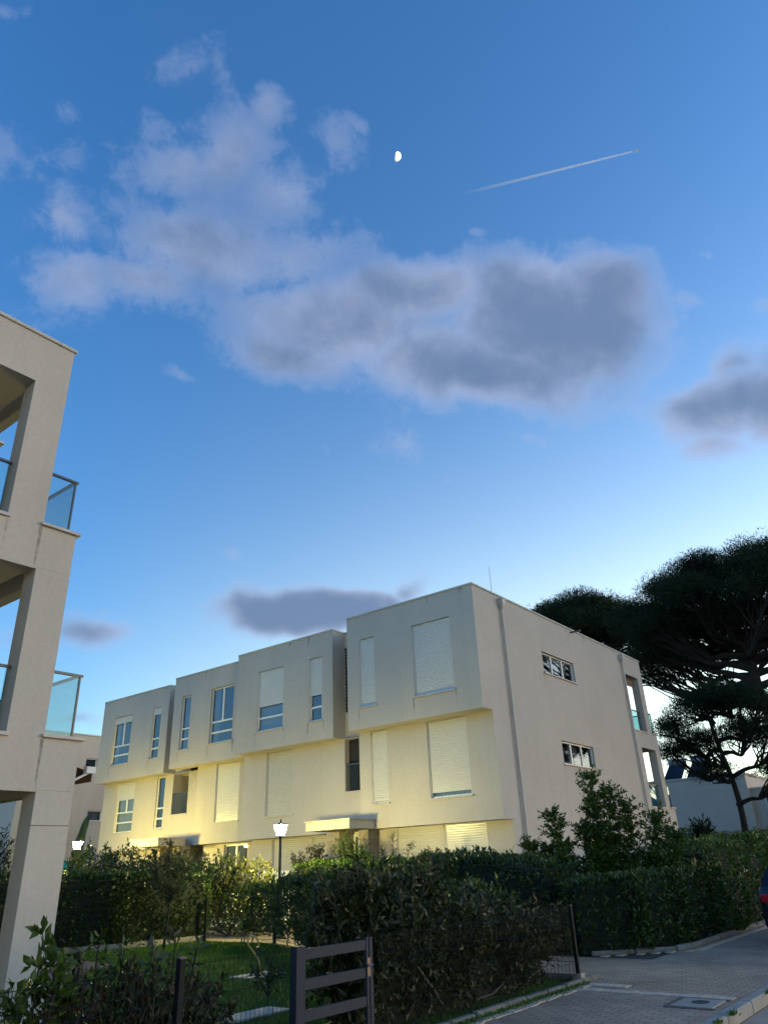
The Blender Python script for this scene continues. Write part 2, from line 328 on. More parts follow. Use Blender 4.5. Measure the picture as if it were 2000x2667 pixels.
def window(root, axis, pos, a0, a1, z0, z1, kind='open', close=0.0, trans=(), mull=None, curtain=False, gapdark=0.0, slat='shutter', sill=True, sgn=-1, D=.14):
    """a window set in its opening: frame (part) > pane, sill, shutter, curtain"""
    def bx(mb, u0, u1, d0, d1, w0, w1):
        if axis == 'x': mb.box(pos+d0, pos+d1, u0, u1, w0, w1)
        else: mb.box(u0, u1, pos+d0, pos+d1, w0, w1)
    F = MB(); t = .055
    bx(F, a0+.002, a0+t, .075, .139, z0, z1); bx(F, a1-t, a1-.002, .075, .139, z0, z1)
    bx(F, a0+t, a1-t, .077, .138, z0+.002, z0+t); bx(F, a0+t, a1-t, .077, .138, z1-t, z1-.002)
    for zt in trans: bx(F, a0+t, a1-t, .079, .136, zt-.035, zt+.035)
    if mull:
        for am, m0, m1 in mull: bx(F, am-.045, am+.045, .081, .134, m0, m1)
    f = F.build('window', M['frame'], root, bevel=.006)
    P = MB()
    if axis == 'x': P.q((pos+.112, a0+.03, z0+.03), (pos+.112, a1-.03, z0+.03), (pos+.112, a1-.03, z1-.03), (pos+.112, a0+.03, z1-.03))
    else: P.q((a0+.03, pos+.112, z0+.03), (a1-.03, pos+.112, z0+.03), (a1-.03, pos+.112, z1-.03), (a0+.03, pos+.112, z1-.03))
    P.build('pane', M['glass'], f)
    # the room behind
    R = MB(); bx(R, a0-.3, a1+.3, .9, .95, z0-.2, z1+.2); bx(R, a0-.3, a0-.25, .15, .9, z0-.2, z1+.2); bx(R, a1+.25, a1+.3, .15, .9, z0-.2, z1+.2)
    bx(R, a0-.25, a1+.25, .15, .9, z0-.2, z0-.15); bx(R, a0-.25, a1+.25, .15, .9, z1+.15, z1+.2)
    R.build('room_recess', M['room'] if curtain else M['dark'], f)
    if curtain:
        C = MB(); spans = curtain if isinstance(curtain, (list, tuple)) else [(a0, a1)]
        for s0, s1 in spans:
            n = max(6, int((s1-s0)/.035)); pr = None
            for i in range(n+1):
                u = s0+(s1-s0)*i/n; dd = .24+.025*math.sin(i*1.9)+.012*math.sin(i*.7)
                p = (pos+dd, u) if axis == 'x' else (u, pos+dd)
                if pr: C.q((*pr, z0), (*p, z0), (*p, z1), (*pr, z1))
                pr = p
        C.build('curtain', M['curtain'], f)
    if close > 0:
        S = MB(); zb = z1-(z1-z0)*close; pitch = .066; z = z1
        d = .045
        while z-pitch > zb:
            if axis == 'x': A = lambda u, dd, zz: (pos+dd, u, zz)
            else: A = lambda u, dd, zz: (u, pos+dd, zz)
            p0, p1, p2 = (d+.017, z), (d+.002, z-pitch*.22), (d+.004, z-pitch*.84)
            for (q0, w0), (q1, w1) in ((p0, p1), (p1, p2), (p2, (d+.017, z-pitch))):
                S.q(A(a0+.012, q0, w0), A(a1-.012, q0, w0), A(a1-.012, q1, w1), A(a0+.012, q1, w1))
            z -= pitch
        bx(S, a0+.012, a1-.012, d+.001, d+.02, z-.05, z)
        bx(S, a0+.0, a0+.03, .022, .07, z0, z1-.002); bx(S, a1-.03, a1-.0, .022, .07, z0, z1-.002)
        S.build('roller_shutter', M[slat], f)
    if sill:
        S = MB(); bx(S, a0-.06, a1+.06, -.05, .139, z0-.035, z0+.002); S.build('sill', M['sill'], f)
    if True:
        S = MB(); bx(S, a0-.03, a1+.03, -.012, .02, z1-.0, z1+.018); S.build('drip_edge', M['coping'], f)
    return f

def stains(root, axis, pos, spots):
    for a, z, w, h in spots:
        S = MB(); n = 5
        for i in range(n):
            w0, w1 = w*(1-i/n)**.6, w*(1-(i+1)/n)**.6
            o0, o1 = .004*math.sin(i*2.1+a), .004*math.sin(i*2.1+2.1+a)
            z0_, z1_ = z-h*i/n, z-h*(i+1)/n
            if axis == 'x': S.q((pos-.003, a+o0-w0/2, z0_), (pos-.003, a+o0+w0/2, z0_), (pos-.003, a+o1+w1/2, z1_), (pos-.003, a+o1-w1/2, z1_))
            else: S.q((a+o0-w0/2, pos-.003, z0_), (a+o0+w0/2, pos-.003, z0_), (a+o1+w1/2, pos-.003, z1_), (a+o1-w1/2, pos-.003, z1_))
        S.build('rain_stain', M['stain'], root)
m_, T_, b_ = newmat('stain'); T_.nodes.remove(b_)
_d = T_.nodes.new('ShaderNodeBsdfDiffuse'); _d.inputs[0].default_value = (.20, .17, .13, 1)
_t = T_.nodes.new('ShaderNodeBsdfTransparent'); _m = T_.nodes.new('ShaderNodeMixShader')
_tc = T_.nodes.new('ShaderNodeTexCoord'); _n = nnoise(_tc.outputs['Object'], 6, 4, .6, T_)
T_.links.new(nramp(_n.outputs['Fac'], [(.35, (.05, .05, .05)), (.65, (.55, .55, .55))], T_), _m.inputs[0]); T_.links.new(_t.outputs[0], _m.inputs[1]); T_.links.new(_d.outputs[0], _m.inputs[2])
T_.links.new(_m.outputs[0], T_.nodes['Material Output'].inputs[0]); M['stain'] = m_

M['landing'] = glassmat('landing_glass', (.8, .82, .82), -.035)
ZR, ZU, ZM = 9.52, 5.69, 2.68
def unit(root, Xf, Y0, Y1, W, side_holes=None, midY1=None, details=True):
    """one stair-stepped unit: three storeys each 0.55 m further back than the one above. W = window list"""
    midY1 = midY1 or Y1
    st = [('u', ZU, ZR, Xf, Xf+14.18, Y1), ('m', ZM, ZU, Xf+.55, Xf+14.71, midY1), ('g', 0, ZM, Xf+1.1, Xf+15.24, midY1)]
    for key, z0, z1, xf, xr, y1 in st:
        w = MB(); xb = xr-2.3
        holes = [(a0, a1, b0, b1) for (s, a0, a1, b0, b1, kw) in W if s == key]
        panel(w, 'x', xf, Y0, y1, z0, z1, holes)
        sh = [h[1:5] for h in (side_holes or []) if h[0] == key]
        panel(w, 'y', Y0, xf, xb, z0, z1, sh, depth=.14)
        w.q((xf, y1, z0), (xb, y1, z0), (xb, y1, z1), (xf, y1, z1))
        w.q((xb, Y0, z0), (xb, y1, z0), (xb, y1, z1), (xb, Y0, z1))
        if key != 'g': w.q((xf, Y0, z0), (xf+.56, Y0, z0), (xf+.56, y1, z0), (xf, y1, z0))
        w.build('wall', M['stucco'], root)
        for (s, a0, a1, b0, b1, kw) in W:
            if s == key: window(root, 'x', xf, a0, a1, b0, b1, **kw)
    r = MB(); r.box(Xf+.03, Xf+14.1, Y0+.03, Y1-.03, 9.30, 9.35); r.build('roof', M['soffit'], root)
    c = MB()
    x0, x1 = Xf-.035, Xf+14.22
    c.box(x0, x0+.30, Y0-.035, Y1, ZR, ZR+.065); c.box(x0+.30, x1-.30, Y0-.035, Y0+.24, ZR, ZR+.065); c.box(x1-.30, x1, Y0-.035, Y1, ZR, ZR+.065)
    c.box(x0+.30, x1-.30, Y1-.25, Y1, ZR, ZR+.065)
    c.build('roof_coping', M['coping'], root, bevel=.012)

def loggias(root, E, Y0, Y1, full=True):
    """the open rear end of the outermost unit: piers, slabs, sills, glass balustrades; E = rear end of the top storey"""
    w = MB(); T_ = .32
    for k, (z0, z1, xr, left, right, hz0, hz1) in enumerate(((ZU, ZR, E, E-2.03, E-.53, 6.34, 8.68), (ZM, ZU, E+.53, E-1.60, E+.01, 3.36, 5.66), (0, ZM, E+1.07, E-.75, E+.54, 0.0, 2.66))):
        xb = xr-2.3-.0
        ye = Y0+T_
        if hz0 > 0: w.box(xb+.002, xr, Y0, ye, z0, hz0)
        w.box(xb+.002, xr, Y0, ye, hz1, z1-.001)
        if left > xb+.01: w.box(xb+.002, left, Y0, ye, hz0, hz1)
        w.box(right, xr, Y0, ye, hz0, hz1)
        # floor slab and rear parapet
        if k < 2: w.box(xb+.004, xr-.002, ye, Y1-1.7, z0, z0+.22); w.box(xr-.15, xr-.001, ye, Y1-1.7, z0+.22, hz0)
    w.build('loggia_wall', M['stucco'], root)
    c = MB(); c.box(E-2.28, E-.16, Y0+T_, Y1-1.7, 8.98, 9.34); c.box(E-.16, E-.002, Y0+T_, Y1-1.7, 8.9, ZR-.001); c.build('loggia_ceiling', M['soffit'], root)
    s = MB(); s.box(E-3.2, E+.55, Y1-1.65, Y1-.2, 0, 9.45); s.build('stone_wing', M['stone'], root)
    s = MB(); s.box(E-3.25, E+.6, Y1-1.7, Y1-.15, 9.45, 9.5); s.build('wing_coping', M['coping'], root)
    # balconies: sill ledges with glass on the steps
    for xw, xe, z in ((E, E+.53, 6.34), (E+.53, E+1.07, 3.35)):
        l = MB(); l.box(xw-.04, xe+.06, Y0-.05, Y0+.34, z, z+.045); l.box(xe-.24, xe+.06, Y0+.34, Y1-1.7, z, z+.045)
        p = MB(); p.box(xw+.002, xe, Y0, Y0+.31, (ZU if z > 5 else ZM)+.001, z-.002); p.box(xe-.2, xe, Y0+.31, Y1-1.7, (ZU if z > 5 else ZM)+.001, z-.002); p.build('balcony_wall', M['stucco'], root)
        lo = l.build('balcony_ledge', M['sill'], root, bevel=.006)
        g = MB(); g.box(xw+.03, xe-.10, Y0+.07, Y0+.082, z+.06, z+.90); g.box(xe-.112, xe-.10, Y0+.084, Y1-1.75, z+.06, z+.90)
        g.build('balustrade_glass', M['glass_bal'], lo)
        h = MB(); h.box(xw+.0, xe-.06, Y0+.055, Y0+.10, z+.90, z+.935); h.box(xe-.128, xe-.083, Y0+.10, Y1-1.75, z+.90, z+.935)
        h.box(xe-.115, xe-.09, Y0+.06, Y0+.088, z+.045, z+.90)
        h.build('handrail', M['rail'], lo)
    # balustrades inside the side openings
    for x0, x1, z in ((E-2.03, E-.53, 6.34), (E-1.60, E+.01, 3.36)):
        l = MB(); l.box(x0-.03, x1+.03, Y0-.04, Y0+T_+.01, z-.035, z+.012); lo = l.build('opening_sill', M['sill'], root)
        g = MB(); g.box(x0+.02, x1-.04, Y0+.17, Y0+.182, z+.05, z+.88); g.build('balustrade_glass', M['glass_bal'], lo)
        h = MB(); h.box(x0, x1-.02, Y0+.155, Y0+.20, z+.88, z+.915); h.build('handrail', M['rail'], lo)

def awning(root, x0, x1, y, z0, z1, out=.6):
    """roller awning hanging under a ceiling, scalloped lower edge"""
    a = MB(); n = 28
    a.tube([(x0, y, z1-.06), (x1, y, z1-.06)], .05, 8)
    for i in range(n):
        u0, u1 = x0+(x1-x0)*i/n, x0+(x1-x0)*(i+1)/n
        s0, s1 = z0-.05*abs(math.sin(i*math.pi/4)), z0-.05*abs(math.sin((i+1)*math.pi/4))
        a.q((u0, y-.02, z1-.06), (u1, y-.02, z1-.06), (u1, y-.04, z0+.02), (u0, y-.04, z0+.02))
        a.q((u0, y-.04, z0+.02), (u1, y-.04, z0+.02), (u1, y-.05, s1), (u0, y-.05, s0))
    return a.build('awning', M['bronze'], root)

def downpipe(root, x, Y0, zt, zb=0.0):
    d = MB(); y = Y0-.075
    d.tube([(x, y, zt-.30), (x, y, 5.7)], .042, 12); d.tube([(x, y, 5.7), (x, y, zb)], .042, 12)
    o = d.build('downpipe', M['pipe'], root, smooth=False)
    h = MB(); b = .11
    h.box(x-b, x+b, Y0-.19, Y0-.002, zt-.16, zt); h.box(x-b-.015, x+b+.015, Y0-.205, Y0-.001, zt-.02, zt+.015)
    n = len(h.v); h.v += [(x-b, Y0-.19, zt-.16), (x+b, Y0-.19, zt-.16), (x+b, Y0-.005, zt-.16), (x-b, Y0-.005, zt-.16), (x-.055, Y0-.13, zt-.31), (x+.055, Y0-.13, zt-.31), (x+.055, Y0-.02, zt-.31), (x-.055, Y0-.02, zt-.31)]
    h.f += [tuple(n+i for i in t) for t in ((0, 1, 5, 4), (1, 2, 6, 5), (2, 3, 7, 6), (3, 0, 4, 7), (4, 5, 6, 7))]
    h.build('rainwater_head', M['pipe'], o)
    for z in (7.6, 5.7, 3.9, 2.0):
        c = MB(); c.tube([(x, y, z-.02), (x, y, z+.02)], .05, 12); c.box(x-.012, x+.012, y, Y0-.001, z-.015, z+.015); c.build('pipe_clamp', M['pipe'], o)

def lightning_rod(root, x, y, z0, z1):
    r = MB(); r.tube([(x, y, z0), (x, y, z1)], [.014, .008], 5); r.tube([(x, y, z0), (x, y, z0+.08)], .05, 8); r.build('lightning_rod', M['metal'], root)

def entrance(root, dx, dy):
    """canopy on two stone piers in front of the stair door; coordinates of the first entrance, shifted"""
    c = MB(); c.box(18.25+dx, 19.485+dx, 15.77+dy, 16.36+dy, 2.68, 2.94); c.box(18.25+dx, 20.04+dx, 16.36+dy, 17.60+dy, 2.68, 2.94)
    o = c.build('entrance_canopy', M['soffit'], root, bevel=.01)
    t = MB(); t.box(18.21+dx, 19.484+dx, 15.73+dy, 16.36+dy, 2.943, 2.975); t.box(18.21+dx, 20.039+dx, 16.36+dy, 17.64+dy, 2.943, 2.975); t.build('canopy_edge', M['coping'], o)
    s = MB(); s.box(19.5+dx, 20.035+dx, 16.06+dy, 16.44+dy, 0, 2.675); s.build('stone_pier', M['stone'], root)
    s = MB(); s.box(19.5+dx, 20.58+dx, 17.30+dy, 17.85+dy, 0, 2.675); s.build('stone_pier', M['stone'], root)
    d = MB(); d.box(20.3+dx, 20.36+dx, 16.44+dy, 17.30+dy, 0, 2.68); do = d.build('entrance_door', M['door'], root)
    f = MB(); f.box(20.24+dx, 20.30+dx, 16.44+dy, 16.50+dy, 0, 2.6); f.box(20.24+dx, 20.30+dx, 17.02+dy, 17.10+dy, 0, 2.6); f.box(20.24+dx, 20.30+dx, 17.23+dy, 17.30+dy, 0, 2.6); f.box(20.24+dx, 20.30+dx, 16.50+dy, 17.23+dy, 2.53, 2.60)
    f.build('door_frame', M['frame'], do)
    g = MB(); g.box(20.27+dx, 20.28+dx, 17.10+dy, 17.23+dy, .1, 2.53); g.build('side_light', M['glass'], do)
    h = MB(); h.tube([(20.22+dx, 16.62+dy, .9), (20.22+dx, 16.62+dy, 1.3)], .015, 6); h.build('door_handle', M['rail'], do)

# ------------------------------------------------------------ the terraced row
row = thing('apartment_building', 'long three storey cream apartment building with projecting boxes and roller shutters, lit yellow by lanterns', 'apartment building', (18.94, 11.12, 0))
wide = lambda y: (y, y+1.47)
S1 = dict(kind='s', close=1.0); T6 = (7.25, 6.82); T3 = (4.27, 3.84)
U1 = [('u', 12.05, 13.54, 6.37, 8.68, dict(close=1.0)), ('u', 15.13, 15.80, 6.37, 8.68, dict(close=1.0)),
      ('m', 12.09, 13.56, 3.39, 5.64, dict(close=.915, curtain=True)), ('m', 15.17, 15.84, 3.41, 5.64, dict(close=.96)),
      ('g', 12.04, 13.53, 0.45, 2.66, dict(close=1.0)), ('g', 13.75, 15.35, 0.45, 2.64, dict(close=1.0, slat='shutter_grey'))]
SIDE = [('u', 23.31, 25.85, 7.44, 8.19), ('m', 23.92, 26.48, 4.46, 5.22), ('g', 24.5, 27.06, 1.46, 2.22)]
unit(row, 18.94, 11.12, 16.34, U1, SIDE)
for _k, x0, x1, z0, z1 in SIDE:
    window(row, 'y', 11.12, x0, x1, z0, z1, trans=(), mull=[(x0+.82, z0+.05, z1-.05), (x0+1.68, z0+.05, z1-.05)], curtain=[(x0+.84, x0+1.66)])
loggias(row, 33.12, 11.12, 16.34)
awning(row, 31.2, 32.5, 11.36, 8.3, 8.66)
downpipe(row, 20.62, 11.12, 9.42); downpipe(row, 30.80, 11.12, 9.40)
sp = MB(); sp.box(26.0, 26.08, 10.72, 11.11, 9.40, 9.45); sp.build('roof_spout', M['metal'], row)
U2 = [('u', 20.05, 21.47, 6.37, 8.66, dict(close=.58, trans=(6.87,), curtain=True)), ('u', 18.07, 18.71, 6.37, 8.66, dict(close=.60, trans=(6.87,))),
      ('m', 20.05, 21.45, 3.41, 5.64, dict(close=1.0, slat='shutter_grey')), ('g', 20.15, 21.6, .45, 2.64, dict(close=1.0, slat='shutter_grey')), ('g', 18.5, 19.6, .45, 2.64, dict(close=1.0, slat='shutter_grey'))]
unit(row, 19.53, 17.55, 22.68, U2)
U3 = [('u', 23.56, 25.0, 6.41, 8.68, dict(trans=(7.28, 6.85), mull=[(24.28, 7.28, 8.64)], curtain=[(24.65, 25.0), (23.56, 23.75)])),
      ('u', 26.35, 26.97, 6.39, 8.66, dict(trans=(7.28, 6.85), curtain=[(26.7, 26.97)])),
      ('m', 23.62, 25.03, 3.44, 5.64, dict(close=1.0)), ('g', 23.60, 24.97, .2, 2.62, dict(mull=[(24.3, .2, 2.6)]))]
unit(row, 20.13, 22.684, 27.53, U3, midY1=26.25)
U4 = [('u', 31.51, 32.95, 6.41, 8.64, dict(close=.14, trans=(7.28, 6.85), mull=[(32.2, 7.28, 8.4)], curtain=[(32.7, 32.95), (31.51, 31.6)])), ('u', 29.24, 29.90, 6.39, 8.66, dict(close=.12, trans=(7.28, 6.85))),
      ('m', 31.49, 32.90, 3.46, 5.64, dict(close=.36, trans=(4.32, 3.89), mull=[(32.15, 4.32, 5.0)], curtain=True)),
      ('m', 29.23, 29.84, 3.47, 5.66, dict(trans=(4.32, 3.89), curtain=[(29.23, 29.62)]))]
unit(row, 20.72, 28.70, 34.0, U4)
# stair recesses between the units
for (xu, xm, ya, yb, o0, o1) in ((20.20, 20.08, 16.35, 17.55, 16.38, 17.50), (21.38, 21.27, 26.25, 28.70, 27.57, 28.66)):
    w = MB()
    yu = 16.35 if ya < 20 else 27.53
    panel(w, 'x', xu, yu, yb, ZU, ZR, [(yu+.12, yb-.015, 6.62, 8.96)] if ya < 20 else [(yu+.2, yb-.25, 6.62, 8.96)], depth=.12)
    panel(w, 'x', xm, ya, yb, 2.70, ZU, [(o0, o1, 3.93 if ya < 20 else 3.97, ZU-.02)], depth=.24 if ya < 20 else .4)
    w.q((xm, ya, 0), (xm, yb, 0), (xm, yb, 2.7), (xm, ya, 2.7)) if False else None
    w.q((xu, ya, ZU), (xu, yb, ZU), (xm, yb, ZU), (xm, ya, ZU))
    w.build('recess_wall', M['stucco'], row)
    w = MB(); dd_ = .30 if ya < 20 else .9; w.box(xm+dd_, xm+.95, ya-.3, yb+.3, 0, ZU) if ya < 20 else w.box(xm+.9, xm+.95, ya-.3, yb+.3, 0, ZU); (w.box(xm+.52, xm+.9, ya-.3, yb+.3, ZU-.05, ZU-.01), w.box(xm+.55, xm+.9, ya-.3, yb+.3, 3.80, 3.9)) if ya > 20 else None; w.build('landing_or_shade_panel', M['soffit'] if ya > 20 else M['dark'], row)  # first recess: black box right behind the opening stands in for its shade
    l = MB(); y0, y1 = yu+.12, yb-(.017 if ya < 20 else .25); z = 6.64
    l.box(xu+.11, xu+.118, y0, y1, 6.62, 8.96)
    while z < 8.93: l.box(xu+.0, xu+.06, y0, y1, z, z+.05); z += .12
    l.build('louvre', M['metal'], row)
    g = MB(); zz = o0; g.box(xm+.05, xm+.06, o0+.01, o1-.01, 3.98, 4.80); g.build('landing_glass', M['landing'], row)
    g = MB(); g.box(xm+.03, xm+.08, o0, o1, 4.80, 4.835); g.build('landing_handrail', M['rail'], row)
    s = MB(); s.box(xm-.04, xm+.3, o0-.03, o1+.03, 3.90 if ya < 20 else 3.94, 3.945 if ya < 20 else 3.985); s.build('landing_sill', M['sill'], row)
    c = MB(); c.box(xu-.05, xu+.2, yu, yb, ZR, ZR+.05); c.build('roof_coping', M['coping'], row)
entrance(row, 0, 0); entrance(row, 1.15, 11.03)
lightning_rod(row, 25.43, 14.0, 9.3, 12.78); lightning_rod(row, 27.0, 32.0, 9.3, 11.9); lightning_rod(row, 31.0, 13.2, 9.3, 11.2)
sp_ = []
for X, spots in ((18.94, ((13.6, 6.33, .05, .55), (12.0, 6.33, .03, .35), (15.86, 6.33, .04, .5))), (19.53, ((21.53, 6.33, .05, .6), (20.0, 6.33, .04, .5), (18.77, 6.33, .06, .6), (18.0, 6.33, .04, .4))),
                 (20.13, ((25.06, 6.37, .05, .6), (27.02, 6.35, .04, .5), (23.5, 6.37, .07, .45))), (20.72, ((33.0, 6.37, .05, .5), (31.45, 6.37, .04, .5), (29.95, 6.35, .04, .45)))):
    stains(row, 'x', X, spots)
    ys = {18.94: (11.12, 16.34), 19.53: (17.55, 22.68), 20.13: (22.7, 27.5), 20.72: (28.7, 34)}[X]
    stains(row, 'x', X, [(random.uniform(ys[0]+.1, ys[1]-.1), ZR-.002, random.uniform(.03, .10), random.uniform(.12, .40)) for _ in range(3)])
stains(row, 'y', 11.12, [(random.uniform(19.2, 33), ZR-.002, random.uniform(.03, .10), random.uniform(.12, .5)) for _ in range(5)]+[(23.28, 7.40, .05, .5), (25.9, 7.40, .04, .4), (23.9, 4.42, .04, .45), (26.52, 4.42, .05, .5)])
cm = MB(); cm.tube([(20.45, 26.6, 2.42), (20.62, 26.6, 2.46)], [.05, .05], 8); cm.box(20.55, 21.23, 26.58, 26.62, 2.5, 2.53); cm.lathe([(.02, 2.28), (.06, 2.32), (.06, 2.38), (.02, 2.42)], (20.5, 26.6), 10); cm.build('security_camera', M['rail'], row)

# ------------------------------------------------------------ the near building on the left
near = thing('apartment_building', 'near grey building at the left edge with open loggias, glass balustrades and a corner pier', 'apartment building', (4.67, 9.93, 0))
OX, OY = -28.45, -1.19
unit(near, 18.94+OX, 9.93, 15.15, [], [])
loggias(near, 33.12+OX, 9.93, 15.15)
awning(near, 2.6, 5.1, 12.2, 5.25, 5.75)
jl = MB(); jl.box(5.165, 5.735, 9.9275, 9.9295, 2.246, 2.256); jl.build('joint', M['metal'], near)
rd = MB(); rd.tube([(5.62, 13.0, 3.1), (6.9, 13.0, 3.25)], .02, 6); rd.q((5.75, 11.2, 3.34), (6.75, 11.2, 3.12), (6.75, 13.3, 3.12), (5.75, 13.3, 3.34)); rd.q((6.75, 11.2, 3.12), (6.75, 11.2, 2.98), (6.75, 13.3, 2.98), (6.75, 13.3, 3.12))
rd.build('garden_awning', M['bronze'], near)
ha = MB(); ha.box(6.62, 6.78, 11.15, 11.25, 3.10, 3.2); ha.tube([(5.75, 11.2, 3.0), (6.2, 11.2, 2.85), (6.7, 11.2, 3.12)], .02, 6); ha.build('awning_arm', M['white'], near)
stains(near, 'y', 9.93, ((4.64, 6.33, .06, .7), (5.18, 3.33, .05, .6), (4.15, 6.28, .05, .5)))

# ------------------------------------------------------------ background buildings
bb = thing('apartment_building', 'pale building behind the row with small square windows and a banana plant at its foot', 'apartment building', (21.5, 43, 0))
w = MB(); HB = [(25.4, 26.16, 7.6, 8.25), (25.95, 27.6, 4.7, 5.3)]
panel(w, 'y', 43.0, 21.5, 40, 0, 9.55, HB); w.q((21.5, 43, 0), (21.5, 48, 0), (21.5, 48, 9.55), (21.5, 43, 9.55)); w.q((21.5, 48, 0), (40, 48, 0), (40, 48, 9.55), (21.5, 48, 9.55)); w.q((40, 43, 0), (40, 48, 0), (40, 48, 9.55), (40, 43, 9.55)); w.q((21.5, 43, 9.4), (40, 43, 9.4), (40, 48, 9.4), (21.5, 48, 9.4))
w.build('wall', M['stucco'], bb)
c = MB(); c.box(21.4, 40.1, 42.94, 43.3, 9.55, 9.62); c.build('roof_coping', M['coping'], bb)
window(bb, 'y', 43.0, *HB[0]); window(bb, 'y', 43.0, *HB[1], mull=[(26.9, 4.75, 5.25)], curtain=[(25.95, 26.8)])

vb = thing('villa', 'low white villa with a stone clad base and solar water heaters behind the pines', 'villa', (60, 17, 0))
w = MB(); w.box(60, 74, 14.1, 28, 2.95, 6.62); w.box(60.5, 76, 2, 14.1, 2.95, 5.6); w.build('wall', M['stucco'], vb)
w = MB(); w.box(59.9, 74, 14.0, 28.1, 6.62, 6.74); w.box(60.4, 76, 1.9, 14.0, 5.6, 5.72); w.build('roof_coping', M['coping'], vb)
w = MB(); w.box(60.05, 74, 14.2, 28, 0, 2.95); w.build('stone_base', M['stone_grey'], vb)
w = MB(); w.box(60.42, 60.49, 12.0, 13.2, 3.1, 5.2); wo = w.build('window', M['frame'], vb); w = MB(); w.box(60.38, 60.415, 12.08, 13.1, 3.2, 5.1); w.build('pane', M['solar'], wo)
for k, (y, lab) in enumerate(((19.4, 'solar water heater on the villa roof, in clear view beside the building corner'), (17.6, 'solar water heater on the villa roof, seen through the pine foliage'))):
    h = thing('solar_heater', lab, 'solar heater', (61.5, y, 6.75), 'solar water heaters on the villa roof')
    a = MB(); a.tube([(62.4, y-.75, 8.15), (62.4, y+.65, 8.15)], .27, 14); a.build('tank', M['tank'], h, smooth=False)
    a = MB(); a.q((61.2, y+.95, 6.85), (61.2, y-.45, 6.85), (62.3, y-.65, 8.0), (62.3, y+.65, 8.0)); a.q((61.26, y+.95, 6.8), (61.26, y-.45, 6.8), (62.36, y-.65, 7.95), (62.36, y+.65, 7.95))
    a.q((61.2, y+.95, 6.85), (61.26, y+.95, 6.8), (62.36, y+.65, 7.95), (62.3, y+.65, 8.0)); a.build('collector', M['solar'], h)
    a = MB()
    for yy in (y-.6, y+.5): a.tube([(62.5, yy, 6.7), (62.5, yy, 8.0)], .03, 5); a.tube([(61.3, yy, 6.75), (62.5, yy, 6.75)], .03, 5); a.tube([(61.3, yy, 6.8), (62.5, yy-.3, 7.9)], .02, 5)
    a.build('stand', M['metal'], h)
# ============================================================ ground, street, gardens
def brickmat(name, c1, c2, mort, bw, rh, ms, along='y', bump=.5):
    m, T, b = newmat(name)
    tc = T.nodes.new('ShaderNodeTexCoord'); sp = T.nodes.new('ShaderNodeSeparateXYZ'); T.links.new(tc.outputs['Object'], sp.inputs[0])
    cb = T.nodes.new('ShaderNodeCombineXYZ'); i, j = (1, 0) if along == 'y' else (0, 1)
    wob = nnoise(tc.outputs['Object'], 2.0, 3, .5, T).outputs['Fac']
    T.links.new(nm('ADD', sp.outputs[i], nm('MULTIPLY', wob, .02, T=T), T=T), cb.inputs[0]); T.links.new(nm('ADD', sp.outputs[j], nm('MULTIPLY', wob, .03, T=T), T=T), cb.inputs[1])
    br = T.nodes.new('ShaderNodeTexBrick'); T.links.new(cb.outputs[0], br.inputs[0])
    br.inputs['Color1'].default_value = (*c1, 1); br.inputs['Color2'].default_value = (*c2, 1); br.inputs['Mortar'].default_value = (*mort, 1)
    br.inputs['Scale'].default_value = 1; br.inputs['Mortar Size'].default_value = ms; br.inputs['Mortar Smooth'].default_value = .3; br.inputs['Brick Width'].default_value = bw; br.inputs['Row Height'].default_value = rh
    n = nnoise(tc.outputs['Object'], .9, 6, .65, T).outputs['Fac']; n_f = nnoise(tc.outputs['Object'], 30, 5, .7, T).outputs['Fac']
    c = nmix(1.0, br.outputs['Color'], nramp(n, [(.3, (.62, .62, .62)), (.7, (1.2, 1.18, 1.15))], T), 'MULTIPLY', T)
    c = nmix(1.0, c, nramp(n_f, [(.3, (.75, .75, .75)), (.7, (1.2, 1.2, 1.2))], T), 'MULTIPLY', T)
    T.links.new(c, b.inputs['Base Color']); b.inputs['Roughness'].default_value = .8
    bn = T.nodes.new('ShaderNodeBump'); bn.inputs['Strength'].default_value = bump; bn.inputs['Distance'].default_value = .012
    T.links.new(nm('ADD', nm('MULTIPLY', n_f, .3, T=T), nm('MULTIPLY', br.outputs['Fac'], -1.0, T=T), T=T), bn.inputs['Height']); T.links.new(bn.outputs[0], b.inputs['Normal'])
    return m
M['paver'] = brickmat('pavers', (.43, .30, .205), (.33, .235, .165), (.10, .075, .055), .20, .10, .007)
M['patio'] = brickmat('patio_bricks', (.19, .11, .085), (.14, .085, .07), (.06, .05, .045), .24, .12, .01, 'x')
M['path'] = brickmat('path_pavers', (.30, .25, .21), (.25, .21, .18), (.1, .09, .08), .2, .1, .007, 'x')
M['asphalt'] = simple('asphalt', (.36, .29, .22), .9, var=.22, scale=2.5, bump=.5)
M['soil'] = simple('soil', (.05, .042, .03), 1, var=.4, scale=5, bump=.6)
M['turf'] = simple('turf', (.030, .085, .008), 1, var=.35, scale=3, bump=.8)
M['lightpaver'] = simple('light_paver', (.46, .38, .30), .85, var=.25, scale=9, bump=.4)
def struct(mb, name, mat): return tag(mb.build(name, mat), kind='structure')
g = MB(); g.q((-400, -400, -.16), (900, -400, -.16), (900, 900, -.16), (-400, 900, -.16)); struct(g, 'ground', M['soil'])
g = MB(); g.q((-60, -6, -.13), (140, -6, -.13), (140, 3.04, -.13), (-60, 3.04, -.13)); struct(g, 'road', M['asphalt'])
g = MB(); g.box(-60, 140, 3.2, 60, -.15, -.012); struct(g, 'plots', M['soil'])
g = MB(); g.box(-60, 140, 3.20, 5.50, -.011, 0); g.box(11.52, 14.2, 5.50, 9.0, -.011, -.0005); struct(g, 'pavement', M['paver'])
g = MB(); x = -20.0
